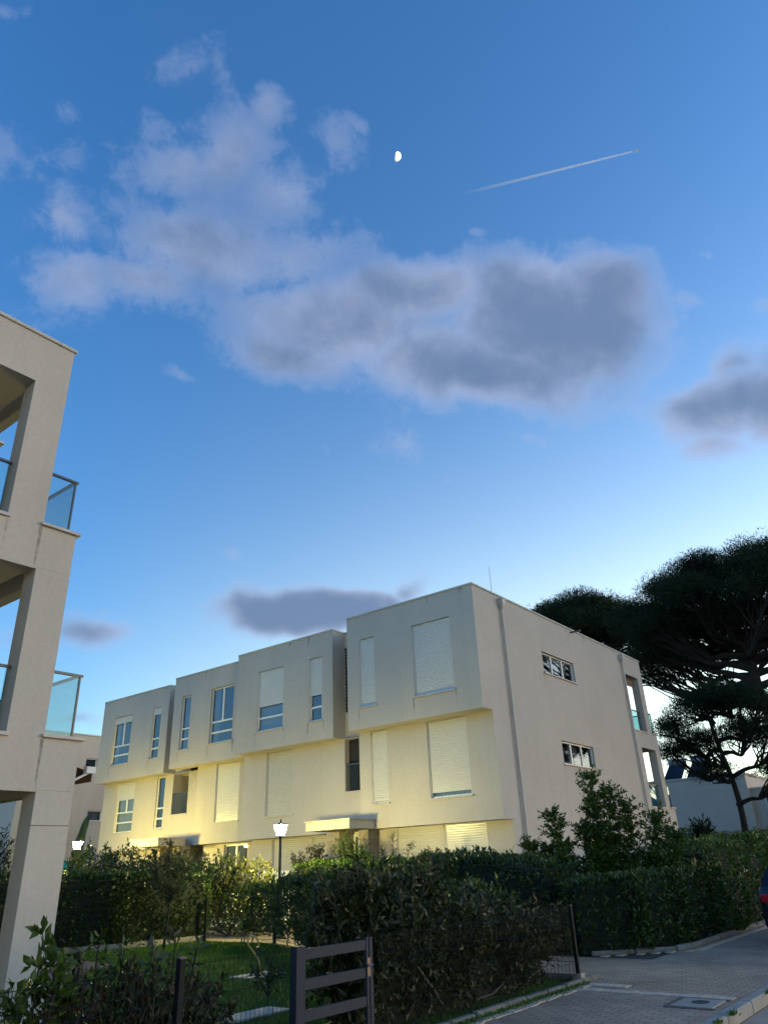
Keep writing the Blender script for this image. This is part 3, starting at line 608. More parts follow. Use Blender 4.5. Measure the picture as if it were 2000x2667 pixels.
while x < 60:
    l = .98; g.box(x, x+l, 3.045, 3.198, -.14, .004+.003*math.sin(x*7)); x += l+.012
tag(g.build('kerb', M['kerb'], bevel=.015), kind='structure')
# garden path
g = MB(); P_ = [(11.6, 9.0, 14.1), (12.2, 10.6, 15.6), (13.6, 12.5, 17.0), (14.6, 15, 17.3), (14.7, 40, 17.4)]
for (xa, ya, xb), (xc, yc, xd) in zip(P_, P_[1:]): g.q((xa, ya, 0), (xb, ya, 0), (xd, yc, 0), (xc, yc, 0))
struct(g, 'path', M['path'])
# garden turf of the near building
g = MB(); g.q((2.0, 5.62, 0), (11.35, 5.62, 0), (11.45, 9, 0), (2.0, 9, 0)); g.q((2.0, 9, 0), (11.45, 9, 0), (14.45, 15, 0), (14.45, 17.6, 0)); g.q((2, 9, 0), (14.45, 17.6, 0), (11.2, 19.0, 0), (2, 21, 0))
struct(g, 'lawn', M['turf'])
g = MB(); g.q((5.9, 12.6, .006), (8.6, 13.9, .006), (10.3, 15.4, .006), (10.5, 17.2, .006)); g.q((5.9, 12.6, .006), (10.5, 17.2, .006), (8.9, 18.2, .006), (5.9, 18.0, .006)); struct(g, 'patio', M['patio'])
# kerb along the far hedge
g = MB(); pts = [(10.4, 19.0), (11.3, 18.75), (12.3, 18.15), (13.4, 17.95), (14.6, 17.75)]
for a, b in zip(pts, pts[1:]):
    g.q((a[0], a[1], .13), (b[0], b[1], .13), (b[0], b[1]+.14, .13), (a[0], a[1]+.14, .13)); g.q((a[0], a[1], 0), (b[0], b[1], 0), (b[0], b[1], .13), (a[0], a[1], .13))
struct(g, 'lawn_kerb', M['kerb'])
# light border pavers, stone edging
g = MB(); x = 6.7
while x < 11.3:
    l = random.uniform(.17, .24); dy = random.uniform(-.02, .02); g.box(x, x+l, 5.24+dy, 5.37+dy, -.005, .006+random.uniform(0, .006)); x += l+.02
y = 3.26
while y < 5.15:
    l = random.uniform(.10, .13); g.box(10.72+.05*(5-y)*0, 10.93, y, y+l*1.0, -.005, .006+random.uniform(0, .004)); y += l+.012
for k in range(5): g.box(11.16+random.uniform(-.02, .02), 11.36, 5.0+k*.13-.25, 5.0+k*.13-.14, -.005, .009)
x = 14.3
while x < 21:
    l = random.uniform(.18, .26); yy = 5.28 if x > 15.6 else 5.28+(15.6-x)*.95
    g.box(x, x+l, yy-.15, yy-.03, -.005, .007+random.uniform(0, .005)); x += l+.02
struct(g, 'pavement_border', M['lightpaver'])
g = MB(); x = 6.7
while x < 11.3:
    l = random.uniform(.45, .7); r_ = random.uniform(.05, .065)
    dy = random.uniform(-.015, .015); g.box(x, x+l, 5.40+dy, 5.50+dy, -.01, .065+random.uniform(-.015, .02)); x += l+random.uniform(.008, .03)
y = 5.5
while y < 8.5:
    g.tube([(11.48, y, .04), (11.48, y+.5, .04)], .055, 8); y += .52
x = 14.3
while x < 30:
    l = random.uniform(.45, .7); yy = 5.40 if x > 15.6 else 5.40+(15.6-x)*.95; y2 = 5.40 if x+l > 15.6 else 5.40+(15.6-x-l)*.95
    g.tube([(x, yy, .035), (x+l, y2, .035)], random.uniform(.05, .07), 8); x += l+.02
tag(g.build('stone_edging', M['edging'], bevel=.018), kind='structure')
# drain in the pavement
dr = thing('drain_cover', 'square concrete drain cover with a round dark opening set in the pavement near the kerb', 'drain', (10.35, 3.5, 0))
g = MB(); g.box(10.05, 10.62, 3.30, 3.78, -.005, .012); g.build('drain_frame', M['kerb'], dr)
g = MB(); g.lathe([(.10, .0125), (.10, .018), (.085, .018), (.08, .013), (.001, .0128)], (10.38, 3.52), 18); g.build('drain_lid', M['dark'], dr)
g = MB(); g.box(9.98, 10.045, 3.25, 3.83, -.005, .009); g.box(10.625, 10.69, 3.25, 3.83, -.005, .009); g.box(10.045, 10.625, 3.785, 3.85, -.005, .009); g.build('drain_surround', M['patio'], dr)

def tagwall(o, l): return tag(o, l, 'garden wall')
w = MB(); w.box(18.45, 18.6, 9.75, 15.3, 0, 1.60); w.box(18.6, 31.5, 9.75, 9.9, 0, 1.60); o = w.build('garden_wall', M['white']); tagwall(o, 'white garden wall around the corner unit behind the clipped hedges')
w = MB(); w.box(18.45, 18.6, 18.6, 26.0, 0, 1.60); o = w.build('garden_wall', M['white']); tagwall(o, 'white garden wall behind the tall lit lantern')

# ------------------------------------------------------------ fences and gate
def wire_panel(root, a, b, z0=.06, z1=.95, pitch=.05, wr=.0024):
    a, b = Vector((*a, 0)), Vector((*b, 0)); d = b-a; Ln = d.length; d.normalize(); nrm = Vector((d.y, -d.x, 0))
    W = MB(); n = int(Ln/pitch)
    prof = [(z0, 0), (z0+.16, 0), (z0+.19, .025), (z0+.22, 0), (z1-.26, 0), (z1-.23, .025), (z1-.20, 0), (z1+.02, 0)]
    for i in range(n+1):
        p = a+d*(i*Ln/n); W.tube([(p+nrm*o)+Vector((0, 0, z)) for z, o in prof], wr, 3, caps=False)
    for z, o in ((z0+.03, 0), (z0+.19, .03), (z0+.42, 0), (z1-.23, .03), (z1-.15, 0), (z1, 0)):
        W.tube([a+nrm*(o+.004)+Vector((0, 0, z)), b+nrm*(o+.004)+Vector((0, 0, z))], wr*1.15, 3, caps=False)
    return W.build('wire_panel', M['fence'], root)
def fpost(root, x, y, h=1.02, s=.03):
    p = MB(); p.box(x-s, x+s, y-s, y+s, 0, h); po = p.build('post', M['fence'], root, bevel=.004)
    c = MB(); c.box(x-s-.004, x+s+.004, y-s-.004, y+s+.004, h, h+.012); c.build('post_cap', M['metal'], po)
f1 = thing('wire_fence', 'dark welded wire fence in front of the lawn, left of the metal gate', 'fence', (2.2, 5.5, 0))
xs = [1.9, 4.3, 5.5]
for a, b in zip(xs, xs[1:]): wire_panel(f1, (a+.03, 5.5), (b-.03, 5.5))
fpost(f1, 4.3, 5.5, 1.0, .028); fpost(f1, 1.9, 5.5)
f2 = thing('wire_fence', 'dark welded wire fence in front of the big brownish hedge beside the pavement', 'fence', (6.8, 5.5, 0))
xs = [6.78, 9.05, 11.32]
for a, b in zip(xs, xs[1:]): wire_panel(f2, (a+.03, 5.5), (b-.03, 5.5), .08, .95)
fpost(f2, 11.32, 5.5, .97, .025)
ft = MB(); ft.box(11.27, 11.40, 5.44, 5.57, 0, .12); ft.build('post_foot', M['kerb'], f2)
f3 = thing('wire_fence', 'dark wire fence between the lawn and the pink garden path', 'fence', (11.4, 5.7, 0))
ps = [(11.38, 5.6), (11.5, 9.0), (13.0, 12.0), (14.5, 15.0), (14.55, 17.7)]
for a, b in zip(ps, ps[1:]): wire_panel(f3, a, b, .06, 1.0, .06, .003)
for a in ps[1:]: fpost(f3, *a, 1.05)
gt = thing('garden_gate', 'dark blue metal gate with four wide horizontal rails between two posts', 'gate', (5.62, 5.5, 0))
for x, h, hw in ((5.60, .97, .042), (6.645, .96, .026)):
    p = MB(); p.box(x-hw, x+hw, 5.50-hw, 5.50+hw, 0, h); p.build('gate_post', M['gate'], gt, bevel=.004)
for x0 in (5.66, 6.575):
    p = MB(); p.box(x0, x0+.04, 5.48, 5.52, .06, .96); p.build('gate_stile', M['gate'], gt, bevel=.003)
for z in (.90, .66, .42, .18):
    p = MB(); p.box(5.702, 6.573, 5.484, 5.516, z-.05, z+.04); p.build('rail', M['gate'], gt, bevel=.003)
p = MB(); p.tube([(6.60, 5.47, .72), (6.60, 5.42, .72), (6.52, 5.42, .72)], .01, 6); p.box(6.575, 6.625, 5.47, 5.479, .62, .78); p.build('gate_handle', M['rail'], gt)

# ------------------------------------------------------------ lanterns
M['lampglow'] = emitmat('lamp_glass', (1.0, .87, .32), 235); M['lampglow2'] = emitmat('lamp_glass_strong', (1.0, .84, .20), 440)
def lantern(x, y, zc, label, glow='lampglow'):
    t = thing('street_lantern', label, 'street lamp', (x, y, 0), 'lanterns along the garden path')
    p = MB(); p.lathe([(.11, 0), (.11, .05), (.06, .12), (.055, .75), (.045, .8), (.035, zc-.25), (.05, zc-.22), (.03, zc-.19)], (x, y), 14); p.build('lamp_pole', M['lamp_metal'], t, smooth=False)
    b0, b1, z0, z1 = .075, .135, zc-.15, zc+.11
    g = MB(); A = [(x-b0, y-b0, z0), (x+b0, y-b0, z0), (x+b0, y+b0, z0), (x-b0, y+b0, z0)]; B = [(x-b1, y-b1, z1), (x+b1, y-b1, z1), (x+b1, y+b1, z1), (x-b1, y+b1, z1)]
    for i in range(4): g.q(A[i], A[(i+1) % 4], B[(i+1) % 4], B[i])
    g.build('lamp_glass', M[glow], t)
    f = MB()
    for i in range(4): f.tube([A[i], B[i]], .010, 4)
    f.box(x-b0-.012, x+b0+.012, y-b0-.012, y+b0+.012, z0-.02, z0-.001)
    f.build('lantern_frame', M['lamp_metal'], t)
    c = MB(); n = len(c.v); e = b1+.015
    c.box(x-e, x+e, y-e, y+e, z1+.001, z1+.02)
    c.v += [(x-e, y-e, z1+.02), (x+e, y-e, z1+.02), (x+e, y+e, z1+.02), (x-e, y+e, z1+.02), (x-.04, y-.04, z1+.06), (x+.04, y-.04, z1+.06), (x+.04, y+.04, z1+.06), (x-.04, y+.04, z1+.06)]
    n = len(c.v)-8; c.f += [tuple(n+i for i in q) for q in ((0, 1, 5, 4), (1, 2, 6, 5), (2, 3, 7, 6), (3, 0, 4, 7), (4, 5, 6, 7))]
    c.lathe([(.02, z1+.06), (.025, z1+.12), (.008, z1+.15)], (x, y), 8); c.build('lantern_cap', M['lamp_metal'], t)
lantern(15.55, 15.95, 2.64, 'lit black lantern on a tall pole before the middle of the apartment row')
lantern(17.0, 28.58, 2.80, 'lit black lantern at the left beside the banana plant and grey corner pier', 'lampglow2')

# ------------------------------------------------------------ garden things
hs = thing('garden_hose', 'yellow hose arched over a standpipe on a small concrete slab in the lawn', 'hose', (10.1, 10.9, 0))
p = MB(); pts = [Vector(v) for v in ((10.22, 10.88, .02), (10.20, 10.9, .14), (10.15, 10.9, .25), (10.02, 10.9, .38), (9.92, 10.9, .48), (9.91, 10.9, .56), (9.98, 10.9, .605), (10.08, 10.9, .58), (10.14, 10.9, .51), (10.16, 10.9, .44))]
def smooth_pts(pts, n=5):
    out = []
    for i in range(len(pts)-1):
        p0, p1, p2, p3 = pts[max(i-1, 0)], pts[i], pts[i+1], pts[min(i+2, len(pts)-1)]
        for k in range(n):
            t = k/n; out.append(.5*((2*p1)+(-p0+p2)*t+(2*p0-5*p1+4*p2-p3)*t*t+(-p0+3*p1-3*p2+p3)*t**3))
    return out+[pts[-1]]
p.tube(smooth_pts(pts), .016, 7); p.build('hose_pipe', M['hose'], hs, smooth=True)
p = MB(); p.tube([(10.19, 10.95, 0), (10.19, 10.95, .42)], .022, 8); p.tube([(10.19, 10.95, .40), (10.19, 10.87, .40)], .014, 6); p.build('standpipe', M['metal'], hs)
s = MB(); s.box(9.75, 10.55, 10.6, 11.15, -.01, .02); o = tag(s.build('concrete_slab', M['lightpaver'], bevel=.01), 'pale concrete slab in the lawn under the yellow hose', 'slab')
s = MB(); s.box(7.0, 7.9, 7.85, 8.25, -.01, .03); o = tag(s.build('concrete_slab', M['lightpaver'], bevel=.01), 'pale concrete slab in the grass behind the wire fence, nearest the gate', 'slab')
s = MB(); s.box(6.6, 7.0, 8.6, 8.95, -.01, .05); o = tag(s.build('concrete_slab', M['lightpaver'], bevel=.01), 'small pale slab left of the gate behind dark shrubs', 'slab')
for k, (x, y, r_) in enumerate(((4.9, 9.15, .14), (5.2, 9.2, .17), (5.55, 9.3, .15), (5.9, 9.25, .13))):
    s = MB(); s.lathe([(r_*.7, 0), (r_, .05), (r_*.9, .12), (r_*.4, .17)], (x, y), 9)
    tag(s.build('edging_rock', M['white'], bevel=.02), ('pale rock at the foot of the grey corner pier, ' + ('leftmost of four', 'second from the left', 'third from the left', 'rightmost of four')[k]), 'rock', 'pale rocks along the garden bed')
pp = thing('patio_parasol', 'folded teal garden parasol peeking over the hedge at the left', 'parasol', (22.0, 38.0, 0))
p = MB(); p.lathe([(1.0, 1.95), (.9, 2.05), (.45, 2.28), (.05, 2.45)], (21.95, 38), 8); p.build('parasol_canopy', M['teal'], pp)
p = MB(); p.tube([(21.95, 38, 0), (21.95, 38, 2.5)], .025, 6); p.build('parasol_pole', M['rail'], pp)

# ------------------------------------------------------------ parked car, rear corner at the right edge
M['carpaint'] = simple('car_paint', (.012, .016, .03), .18, metal=.4, var=.05); M['tyre'] = simple('tyre_rubber', (.015, .015, .016), .8)
M['tail'] = simple('tail_light', (.35, .012, .02), .12, var=.1); M['plate'] = simple('plate', (.5, .52, .6), .4)
M['carglass'] = simple('car_glass', (.01, .013, .018), .05)
car = thing('parked_car', 'dark hatchback with red rear lights parked on the pavement at the right edge', 'car', (18.7, 3.3, 0))
prof = [(16.62, .38, .60), (16.58, .52, .70), (16.60, .80, .78), (16.66, .98, .80), (16.95, 1.34, .66), (17.25, 1.47, .60), (18.3, 1.52, .60), (19.0, 1.44, .60), (19.75, 1.02, .76), (20.55, .90, .76), (20.80, .70, .70), (20.84, .40, .62)]
yc = 3.30; b = MB(); rings = []
for x, z, hw in prof:
    n = len(b.v); hwl = min(.86, hw+.08) if z < 1.1 else .84
    b.v += [(x, yc-hw, z), (x, yc+hw, z)]; rings.append(n)
top = list(rings)
for a, c in zip(rings, rings[1:]): b.f.append((a, a+1, c+1, c))
# sides: belt line and sill line
belt = [(min(max(x, 16.62), 20.8), min(z, .92)) for x, z, hw in prof]; side = []
for (x, z), (px, pz, hw) in zip(belt, prof):
    n = len(b.v); b.v += [(x, yc-.86, z*.98), (x, yc+.86, z*.98), (x, yc-.82, .26), (x, yc+.82, .26)]; side.append(n)
for i in range(len(prof)-1):
    r0, r1, s0, s1 = rings[i], rings[i+1], side[i], side[i+1]
    b.f += [(r0, r1, s1, s0), (r0+1, s0+1, s1+1, r1+1), (s0, s1, s1+2, s0+2), (s0+1, s0+3, s1+3, s1+1)]
b.f += [(rings[0], side[0], side[0]+2, side[0]+3, side[0]+1, rings[0]+1), (rings[-1], rings[-1]+1, side[-1]+1, side[-1]+3, side[-1]+2, side[-1])]
b.build('body', M['carpaint'], car)
q = MB(); q.q((16.655, yc-.66, 1.0), (16.655, yc+.66, 1.0), (16.92, yc+.58, 1.33), (16.92, yc-.58, 1.33)); q.build('rear_window', M['carglass'], car)
for s_ in (-1, 1):
    q = MB(); q.q((17.1, yc+s_*.8, .99), (19.5, yc+s_*.8, .99), (18.95, yc+s_*.68, 1.36), (17.3, yc+s_*.68, 1.40)); q.build('side_window', M['carglass'], car)
    q = MB(); q.box(16.56, 16.74, yc+s_*.70-.10, yc+s_*.70+.13, .72, .86); q.build('tail_light', M['tail'], car, bevel=.02)
    q = MB(); q.box(16.54, 16.60, yc+s_*.66-.09, yc+s_*.66+.09, .44, .49); q.build('reflector', M['tail'], car)
    for wx in (17.25, 19.95):
        q = MB(); q.tube([(wx, yc+s_*.66, .31), (wx, yc+s_*.865, .31)], .31, 24); wo = q.build('wheel', M['tyre'], car, bevel=.02)
        q = MB(); q.tube([(wx, yc+s_*.80, .31), (wx, yc+s_*.872, .31)], .19, 12); q.build('rim', M['tank'], wo)
q = MB(); q.box(16.545, 16.575, yc-.26, yc+.26, .54, .65); q.build('number_plate', M['plate'], car)
q = MB(); q.box(16.52, 16.66, yc-.80, yc+.80, .30, .46); q.build('bumper', M['metal'], car, bevel=.03)
# ============================================================ vegetation
def unitv(n, rg=rng):
    v = rg.normal(size=(n, 3)); return v/np.linalg.norm(v, axis=1, keepdims=True)
def leaves(name, P, Dn, ln, wd, mat, parent, fold=.25, jit=.35, droop=0.0):
    """one folded, pointed leaf per point: P base points, Dn directions"""
    n = len(P); P = np.asarray(P, float); Dn = np.asarray(Dn, float)+np.array([0, 0, -droop]); Dn /= np.linalg.norm(Dn, axis=1, keepdims=True)+1e-9
    sz = 1+jit*(rng.random(n)-.5)*2; L_ = (ln*sz)[:, None]; W_ = (wd*sz)[:, None]
    S = np.cross(Dn, unitv(n)); S /= np.linalg.norm(S, axis=1, keepdims=True)+1e-9; U = np.cross(S, Dn)
    b = P; m1 = P+Dn*L_*.5+S*W_*.5+U*W_*fold; m2 = P+Dn*L_*.5-S*W_*.5+U*W_*fold; t = P+Dn*L_-U*L_*.12; c = P+Dn*L_*.5
    V = np.stack([b, m1, t, m2, c], 1).reshape(-1, 3); i = np.arange(n)[:, None]*5
    F = np.concatenate([i+np.array([[0, 1, 4]]), i+np.array([[1, 2, 4]]), i+np.array([[0, 4, 3]]), i+np.array([[4, 2, 3]])], 0)
    return npmesh(name, V, F, mat, parent)
def tri_leaves(name, P, Dn, ln, wd, mat, parent, jit=.35):
    n = len(P); sz = 1+jit*(rng.random(n)-.5)*2; L_ = (ln*sz)[:, None]; W_ = (wd*sz)[:, None]
    S = np.cross(Dn, unitv(n)); S /= np.linalg.norm(S, axis=1, keepdims=True)+1e-9
    V = np.stack([P-S*W_*.5, P+S*W_*.5, P+Dn*L_], 1).reshape(-1, 3); i = np.arange(n)[:, None]*3
    return npmesh(name, V, i+np.array([[0, 1, 2]]), mat, parent)
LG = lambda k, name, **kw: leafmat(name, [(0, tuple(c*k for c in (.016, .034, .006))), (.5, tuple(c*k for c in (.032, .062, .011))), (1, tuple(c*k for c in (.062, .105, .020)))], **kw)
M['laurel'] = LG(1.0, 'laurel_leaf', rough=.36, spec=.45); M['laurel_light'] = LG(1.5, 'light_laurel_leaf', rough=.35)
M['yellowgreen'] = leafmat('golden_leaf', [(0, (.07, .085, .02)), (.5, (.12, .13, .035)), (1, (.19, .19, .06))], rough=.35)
M['brownleaf'] = leafmat('brownish_leaf', [(0, (.010, .018, .004)), (.5, (.024, .036, .008)), (.85, (.050, .056, .018)), (1, (.14, .13, .06))], rough=.42)
M['redleaf'] = leafmat('red_leaf', [(0, (.012, .020, .007)), (.8, (.030, .034, .013)), (.96, (.045, .030, .015)), (1, (.16, .02, .015))], rough=.45)
M['olive'] = leafmat('olive_leaf', [(0, (.035, .05, .025)), (1, (.075, .09, .055))], rough=.5)
M['pine'] = leafmat('pine_needle', [(0, (.010, .020, .009)), (1, (.024, .042, .017))], rough=.7, trans=.1, spec=.15)
M['grass'] = leafmat('grass_blade', [(0, (.035, .10, .008)), (1, (.075, .17, .016))], rough=.5, trans=.3)

def hedge(name, label, path, width, h, mat, ll=.10, lw=.042, dens=520, up=.5, lump=.12, inner=.86, top_spikes=.0, cat='hedge', group=None, z0=0.05, core_on=True):
    """clipped hedge along a polyline; h may be a list per vertex"""
    pts = [np.array(p, float) for p in path]; hs_ = h if hasattr(h, '__len__') else [h]*len(pts)
    t = thing(name, label, cat, (pts[0][0], pts[0][1], 0), group)
    P = []; Dd = []
    def lumpf(s, z, k): return lump*(np.sin(s*2.1+k)*.4+np.sin(s*4.7+z*3+k*2)*.35+np.sin(s*9.3-z*5.1+k)*.25+np.sin(z*7+s*1.3)*.2)
    core = MB(); s_acc = 0
    for (a, b, ha, hb) in zip(pts, pts[1:], hs_, hs_[1:]):
        d = b-a; Ln = np.linalg.norm(d); d /= Ln; nr = np.array([-d[1], d[0]])
        ext = width*.25
        for side in (-1, 1):
            n = int(Ln*(ha+hb)/2*dens); s = rng.random(n)*(Ln+2*ext)-ext; hh = ha+(hb-ha)*np.clip(s/Ln, 0, 1); z = z0+(hh-z0)*rng.random(n)
            off = side*(width/2+lumpf(s+s_acc, z, side)-np.abs(rng.normal(size=n))*.05); rnd = np.clip((z/hh-.85)/.15, 0, 1)**2*.12*side; off = off-rnd
            P.append(np.stack([a[0]+d[0]*s+nr[0]*off, a[1]+d[1]*s+nr[1]*off, z], 1))
            D_ = unitv(n)*.8+np.array([nr[0]*side*.7, nr[1]*side*.7, up]); Dd.append(D_)
        n = int(Ln*width*dens*1.2); s = rng.random(n)*(Ln+2*ext)-ext; hh = ha+(hb-ha)*np.clip(s/Ln, 0, 1); off = (rng.random(n)-.5)*width
        z = hh+lumpf(s+s_acc, off, 0)*.7-np.abs(rng.normal(size=n))*.04
        P.append(np.stack([a[0]+d[0]*s+nr[0]*off, a[1]+d[1]*s+nr[1]*off, z], 1)); Dd.append(unitv(n)*.6+np.array([0, 0, .9+up]))
        if top_spikes:
            k = int(Ln*top_spikes); s = rng.random(k)*Ln; off = (rng.random(k)-.5)*width
            for si, oi in zip(s, off):
                m = 9; hz = ha+(hb-ha)*si/Ln; L0 = rng.uniform(.08, .24); zz = hz-.04+np.linspace(0, L0, m); ang = rng.random(m)*6.28
                P.append(np.stack([np.full(m, a[0]+d[0]*si+nr[0]*oi), np.full(m, a[1]+d[1]*si+nr[1]*oi), zz], 1)); Dd.append(np.stack([np.cos(ang)*.7, np.sin(ang)*.7, np.full(m, .9)], 1))
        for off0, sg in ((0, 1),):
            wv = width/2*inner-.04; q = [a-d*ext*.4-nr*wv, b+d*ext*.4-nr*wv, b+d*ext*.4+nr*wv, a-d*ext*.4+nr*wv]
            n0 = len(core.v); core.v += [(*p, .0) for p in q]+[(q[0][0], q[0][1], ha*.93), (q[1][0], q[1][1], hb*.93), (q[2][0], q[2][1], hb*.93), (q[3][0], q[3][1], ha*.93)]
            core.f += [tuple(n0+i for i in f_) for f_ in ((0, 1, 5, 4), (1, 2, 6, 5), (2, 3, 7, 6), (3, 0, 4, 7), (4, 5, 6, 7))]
        # two ends
        for e, sg, hh0 in ((a, -1, ha), (b, 1, hb)):
            n = int(width*hh0*dens*.8); off = (rng.random(n)-.5)*width; z = z0+(hh0-z0)*rng.random(n); so = sg*(ext+lumpf(off*3, z, 3)*.6)
            P.append(np.stack([e[0]+d[0]*so+nr[0]*off, e[1]+d[1]*so+nr[1]*off, z], 1)); Dd.append(unitv(n)*.8+np.array([d[0]*sg*.6, d[1]*sg*.6, up]))
        s_acc += Ln
    P = np.concatenate(P); Dd = np.concatenate(Dd)
    leaves('leaves', P, Dd, ll, lw, mat, t)
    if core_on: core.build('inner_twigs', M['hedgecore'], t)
    else:
        st = MB()
        for a, b, hh in zip(pts, pts[1:], hs_):
            for k in range(int(np.linalg.norm(b-a)/.35)):
                p = a+(b-a)*random.random(); q_ = (p[0]+random.uniform(-.15, .15), p[1]+random.uniform(-.15, .15), hh*.8)
                st.tube([(p[0], p[1], 0), ((p[0]+q_[0])/2+.03, (p[1]+q_[1])/2, hh*.4), q_], [.018, .013, .006], 5, caps=False)
        st.build('stems', M['twig'], t)
    return t

def shrub(name, label, blobs, n, mat, ll=.09, lw=.035, up=.5, stems=True, cat='shrub', base=None, shoots=0, droop=0.0, group=None, shell=.55, stem_mat=None, shoot_len=(.2, .5)):
    """loose bush: leaves through ellipsoid blobs (x,y,z,rx,ry,rz) with stems from the base and free shoots sticking out"""
    bx, by = base if base else (blobs[0][0], blobs[0][1]); t = thing(name, label, cat, (bx, by, 0), group)
    vol = np.array([b[3]*b[4]*b[5] for b in blobs])**.67; cnt = (n*vol/vol.sum()).astype(int); P = []; Dd = []; st = MB()
    for b, c in zip(blobs, cnt):
        # sub-clumps
        kc = max(5, int(c/70)); cc = unitv(kc)*(rng.random((kc, 1))**.4)*.88; idx = rng.integers(0, kc, c)
        v = cc[idx]+rng.normal(size=(c, 3))*.17; r_ = np.linalg.norm(v, axis=1, keepdims=True); v = v/np.maximum(r_, 1)*np.minimum(r_, 1.15)
        o = np.array(b[:3]); R_ = np.array(b[3:6]); p = o+v*R_; p[:, 2] = np.maximum(p[:, 2], .03)
        P.append(p); Dd.append(unitv(c)*.8+v*.5+np.array([0, 0, up]))
        if stems:
            for k in range(3):
                e = o+unitv(1)[0]*R_*.6; m = np.array([bx, by, 0])*.5+e*.5+np.array([0, 0, -.1*b[2]])+rng.normal(size=3)*.05
                st.tube([(bx+rng.normal()*.05, by+rng.normal()*.05, 0), tuple(m), tuple(e)], [.022, .015, .006], 5, caps=False)
        for k in range(int(shoots*vol[blobs.index(b)]/vol.sum()+.5)):
            v0 = unitv(1)[0]; v0[2] = abs(v0[2])*.7+.3; v0 /= np.linalg.norm(v0); s0 = o+v0*R_*.85; L0 = rng.uniform(*shoot_len); dd = v0*.5+np.array([0, 0, .9])+rng.normal(size=3)*.2; dd /= np.linalg.norm(dd)
            s1 = s0+dd*L0; st.tube([tuple(s0), tuple(s1)], [.006, .003], 4, caps=False)
            m = int(L0/ll*4.5)+4; tt = rng.random(m)[:, None]; P.append(s0+(s1-s0)*tt+rng.normal(size=(m, 3))*.008); Dd.append(unitv(m)*.8+dd*.6)
    leaves('leaves', np.concatenate(P), np.concatenate(Dd), ll, lw, mat, t, droop=droop)
    if st.v: st.build('stems', stem_mat or M['twig'], t)
    return t

def branching(name, label, stems, mat, ll, lw, per_m, spread=.1, cat='young tree', side=True, twig=(.2, .4), ntw=5, leaf_from=.25, trunk=True):
    """tree of several leafy stems: stems = list of point lists with base radius"""
    t = thing(name, label, cat, tuple(stems[0][0][0][:2])+(0,)); tr = MB(); P = []; Dd = []
    for pts, r0 in stems:
        pts = smooth_pts([Vector(p) for p in pts], 6); n = len(pts)
        tr.tube(pts, [max(.004, r0*(1-i/(n-1))+.004) for i in range(n)], 6, caps=False)
        for i in range(int(n*leaf_from), n):
            for _ in range(ntw):
                p = pts[i]; dn = Vector(unitv(1)[0]); dn.z = abs(dn.z)*.6+.25; L0 = random.uniform(*twig)*(1.15-.7*i/n); e = p+dn*L0
                if random.random() < .6: tr.tube([p, e], [.005, .002], 3, caps=False)
                m = max(3, int(per_m*L0)); tt = rng.random(m)[:, None]; P.append(np.array(p)+(np.array(e)-np.array(p))*tt+rng.normal(size=(m, 3))*spread*.3); Dd.append(unitv(m)*.7+np.array(dn)*.7)
    tr.build('trunk', M['bark'], t); leaves('crown', np.concatenate(P), np.concatenate(Dd), ll, lw, mat, t)
    return t

# ---- hedges
hedge('hedge', 'tall dark clipped hedge behind the lawn at the left, standing on a low kerb', [(3.0, 20.0), (7.0, 19.8), (10.4, 19.55), (12.4, 18.7), (14.55, 18.25)], .95, [1.72, 1.72, 1.70, 1.64, 1.58], M['laurel'], dens=420, top_spikes=7)
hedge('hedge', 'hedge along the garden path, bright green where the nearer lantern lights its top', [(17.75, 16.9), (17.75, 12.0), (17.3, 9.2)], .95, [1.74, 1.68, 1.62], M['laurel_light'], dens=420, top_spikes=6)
hedge('hedge', 'dark hedge filling the wire fence beside the pink path, right of the lawn', [(11.1, 6.6), (11.3, 9.0), (12.7, 12.0), (14.2, 15.0), (14.25, 16.1)], .7, [1.15, 1.35, 1.40, 1.25, 1.1], M['laurel'], dens=300, top_spikes=8, lump=.2, z0=.3, core_on=False)
hedge('hedge', 'lumpy dark hedge at the corner where the path opens, in front of the downpipe', [(15.0, 7.6), (15.2, 9.6), (16.6, 11.5)], 1.1, [1.52, 1.72, 1.72], M['laurel'], dens=430, top_spikes=9, lump=.18)
hedge('hedge', 'low front hedge curving round the corner of the pavement', [(14.75, 7.0), (15.3, 6.3), (16.4, 5.98), (18.4, 5.95)], .95, [1.20, 1.22, 1.28, 1.38], M['laurel'], dens=560, top_spikes=4, lump=.1)
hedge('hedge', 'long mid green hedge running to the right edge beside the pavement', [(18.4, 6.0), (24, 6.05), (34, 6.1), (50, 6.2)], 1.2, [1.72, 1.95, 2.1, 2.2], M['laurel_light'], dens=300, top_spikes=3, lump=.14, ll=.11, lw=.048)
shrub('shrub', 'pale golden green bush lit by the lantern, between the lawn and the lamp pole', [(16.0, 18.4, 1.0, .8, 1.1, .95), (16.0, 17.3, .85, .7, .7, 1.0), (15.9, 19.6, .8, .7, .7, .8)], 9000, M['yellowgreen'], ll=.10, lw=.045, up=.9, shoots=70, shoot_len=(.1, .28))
shrub('shrub', 'dark green bushes in front of the left entrance canopy, right of the lantern', [(15.74, 25.34, 1.31, .8, 1.2, 1.15), (15.83, 23.61, 1.31, .8, 1.3, 1.1), (15.92, 21.80, 1.16, .8, 1.1, .9), (15.74, 27.16, 0.97, .8, 1.2, .95), (15.92, 28.89, 0.87, .8, 1.3, .85)], 22000, M['laurel'], ll=.12, lw=.045, shoots=140, shoot_len=(.2, .6))
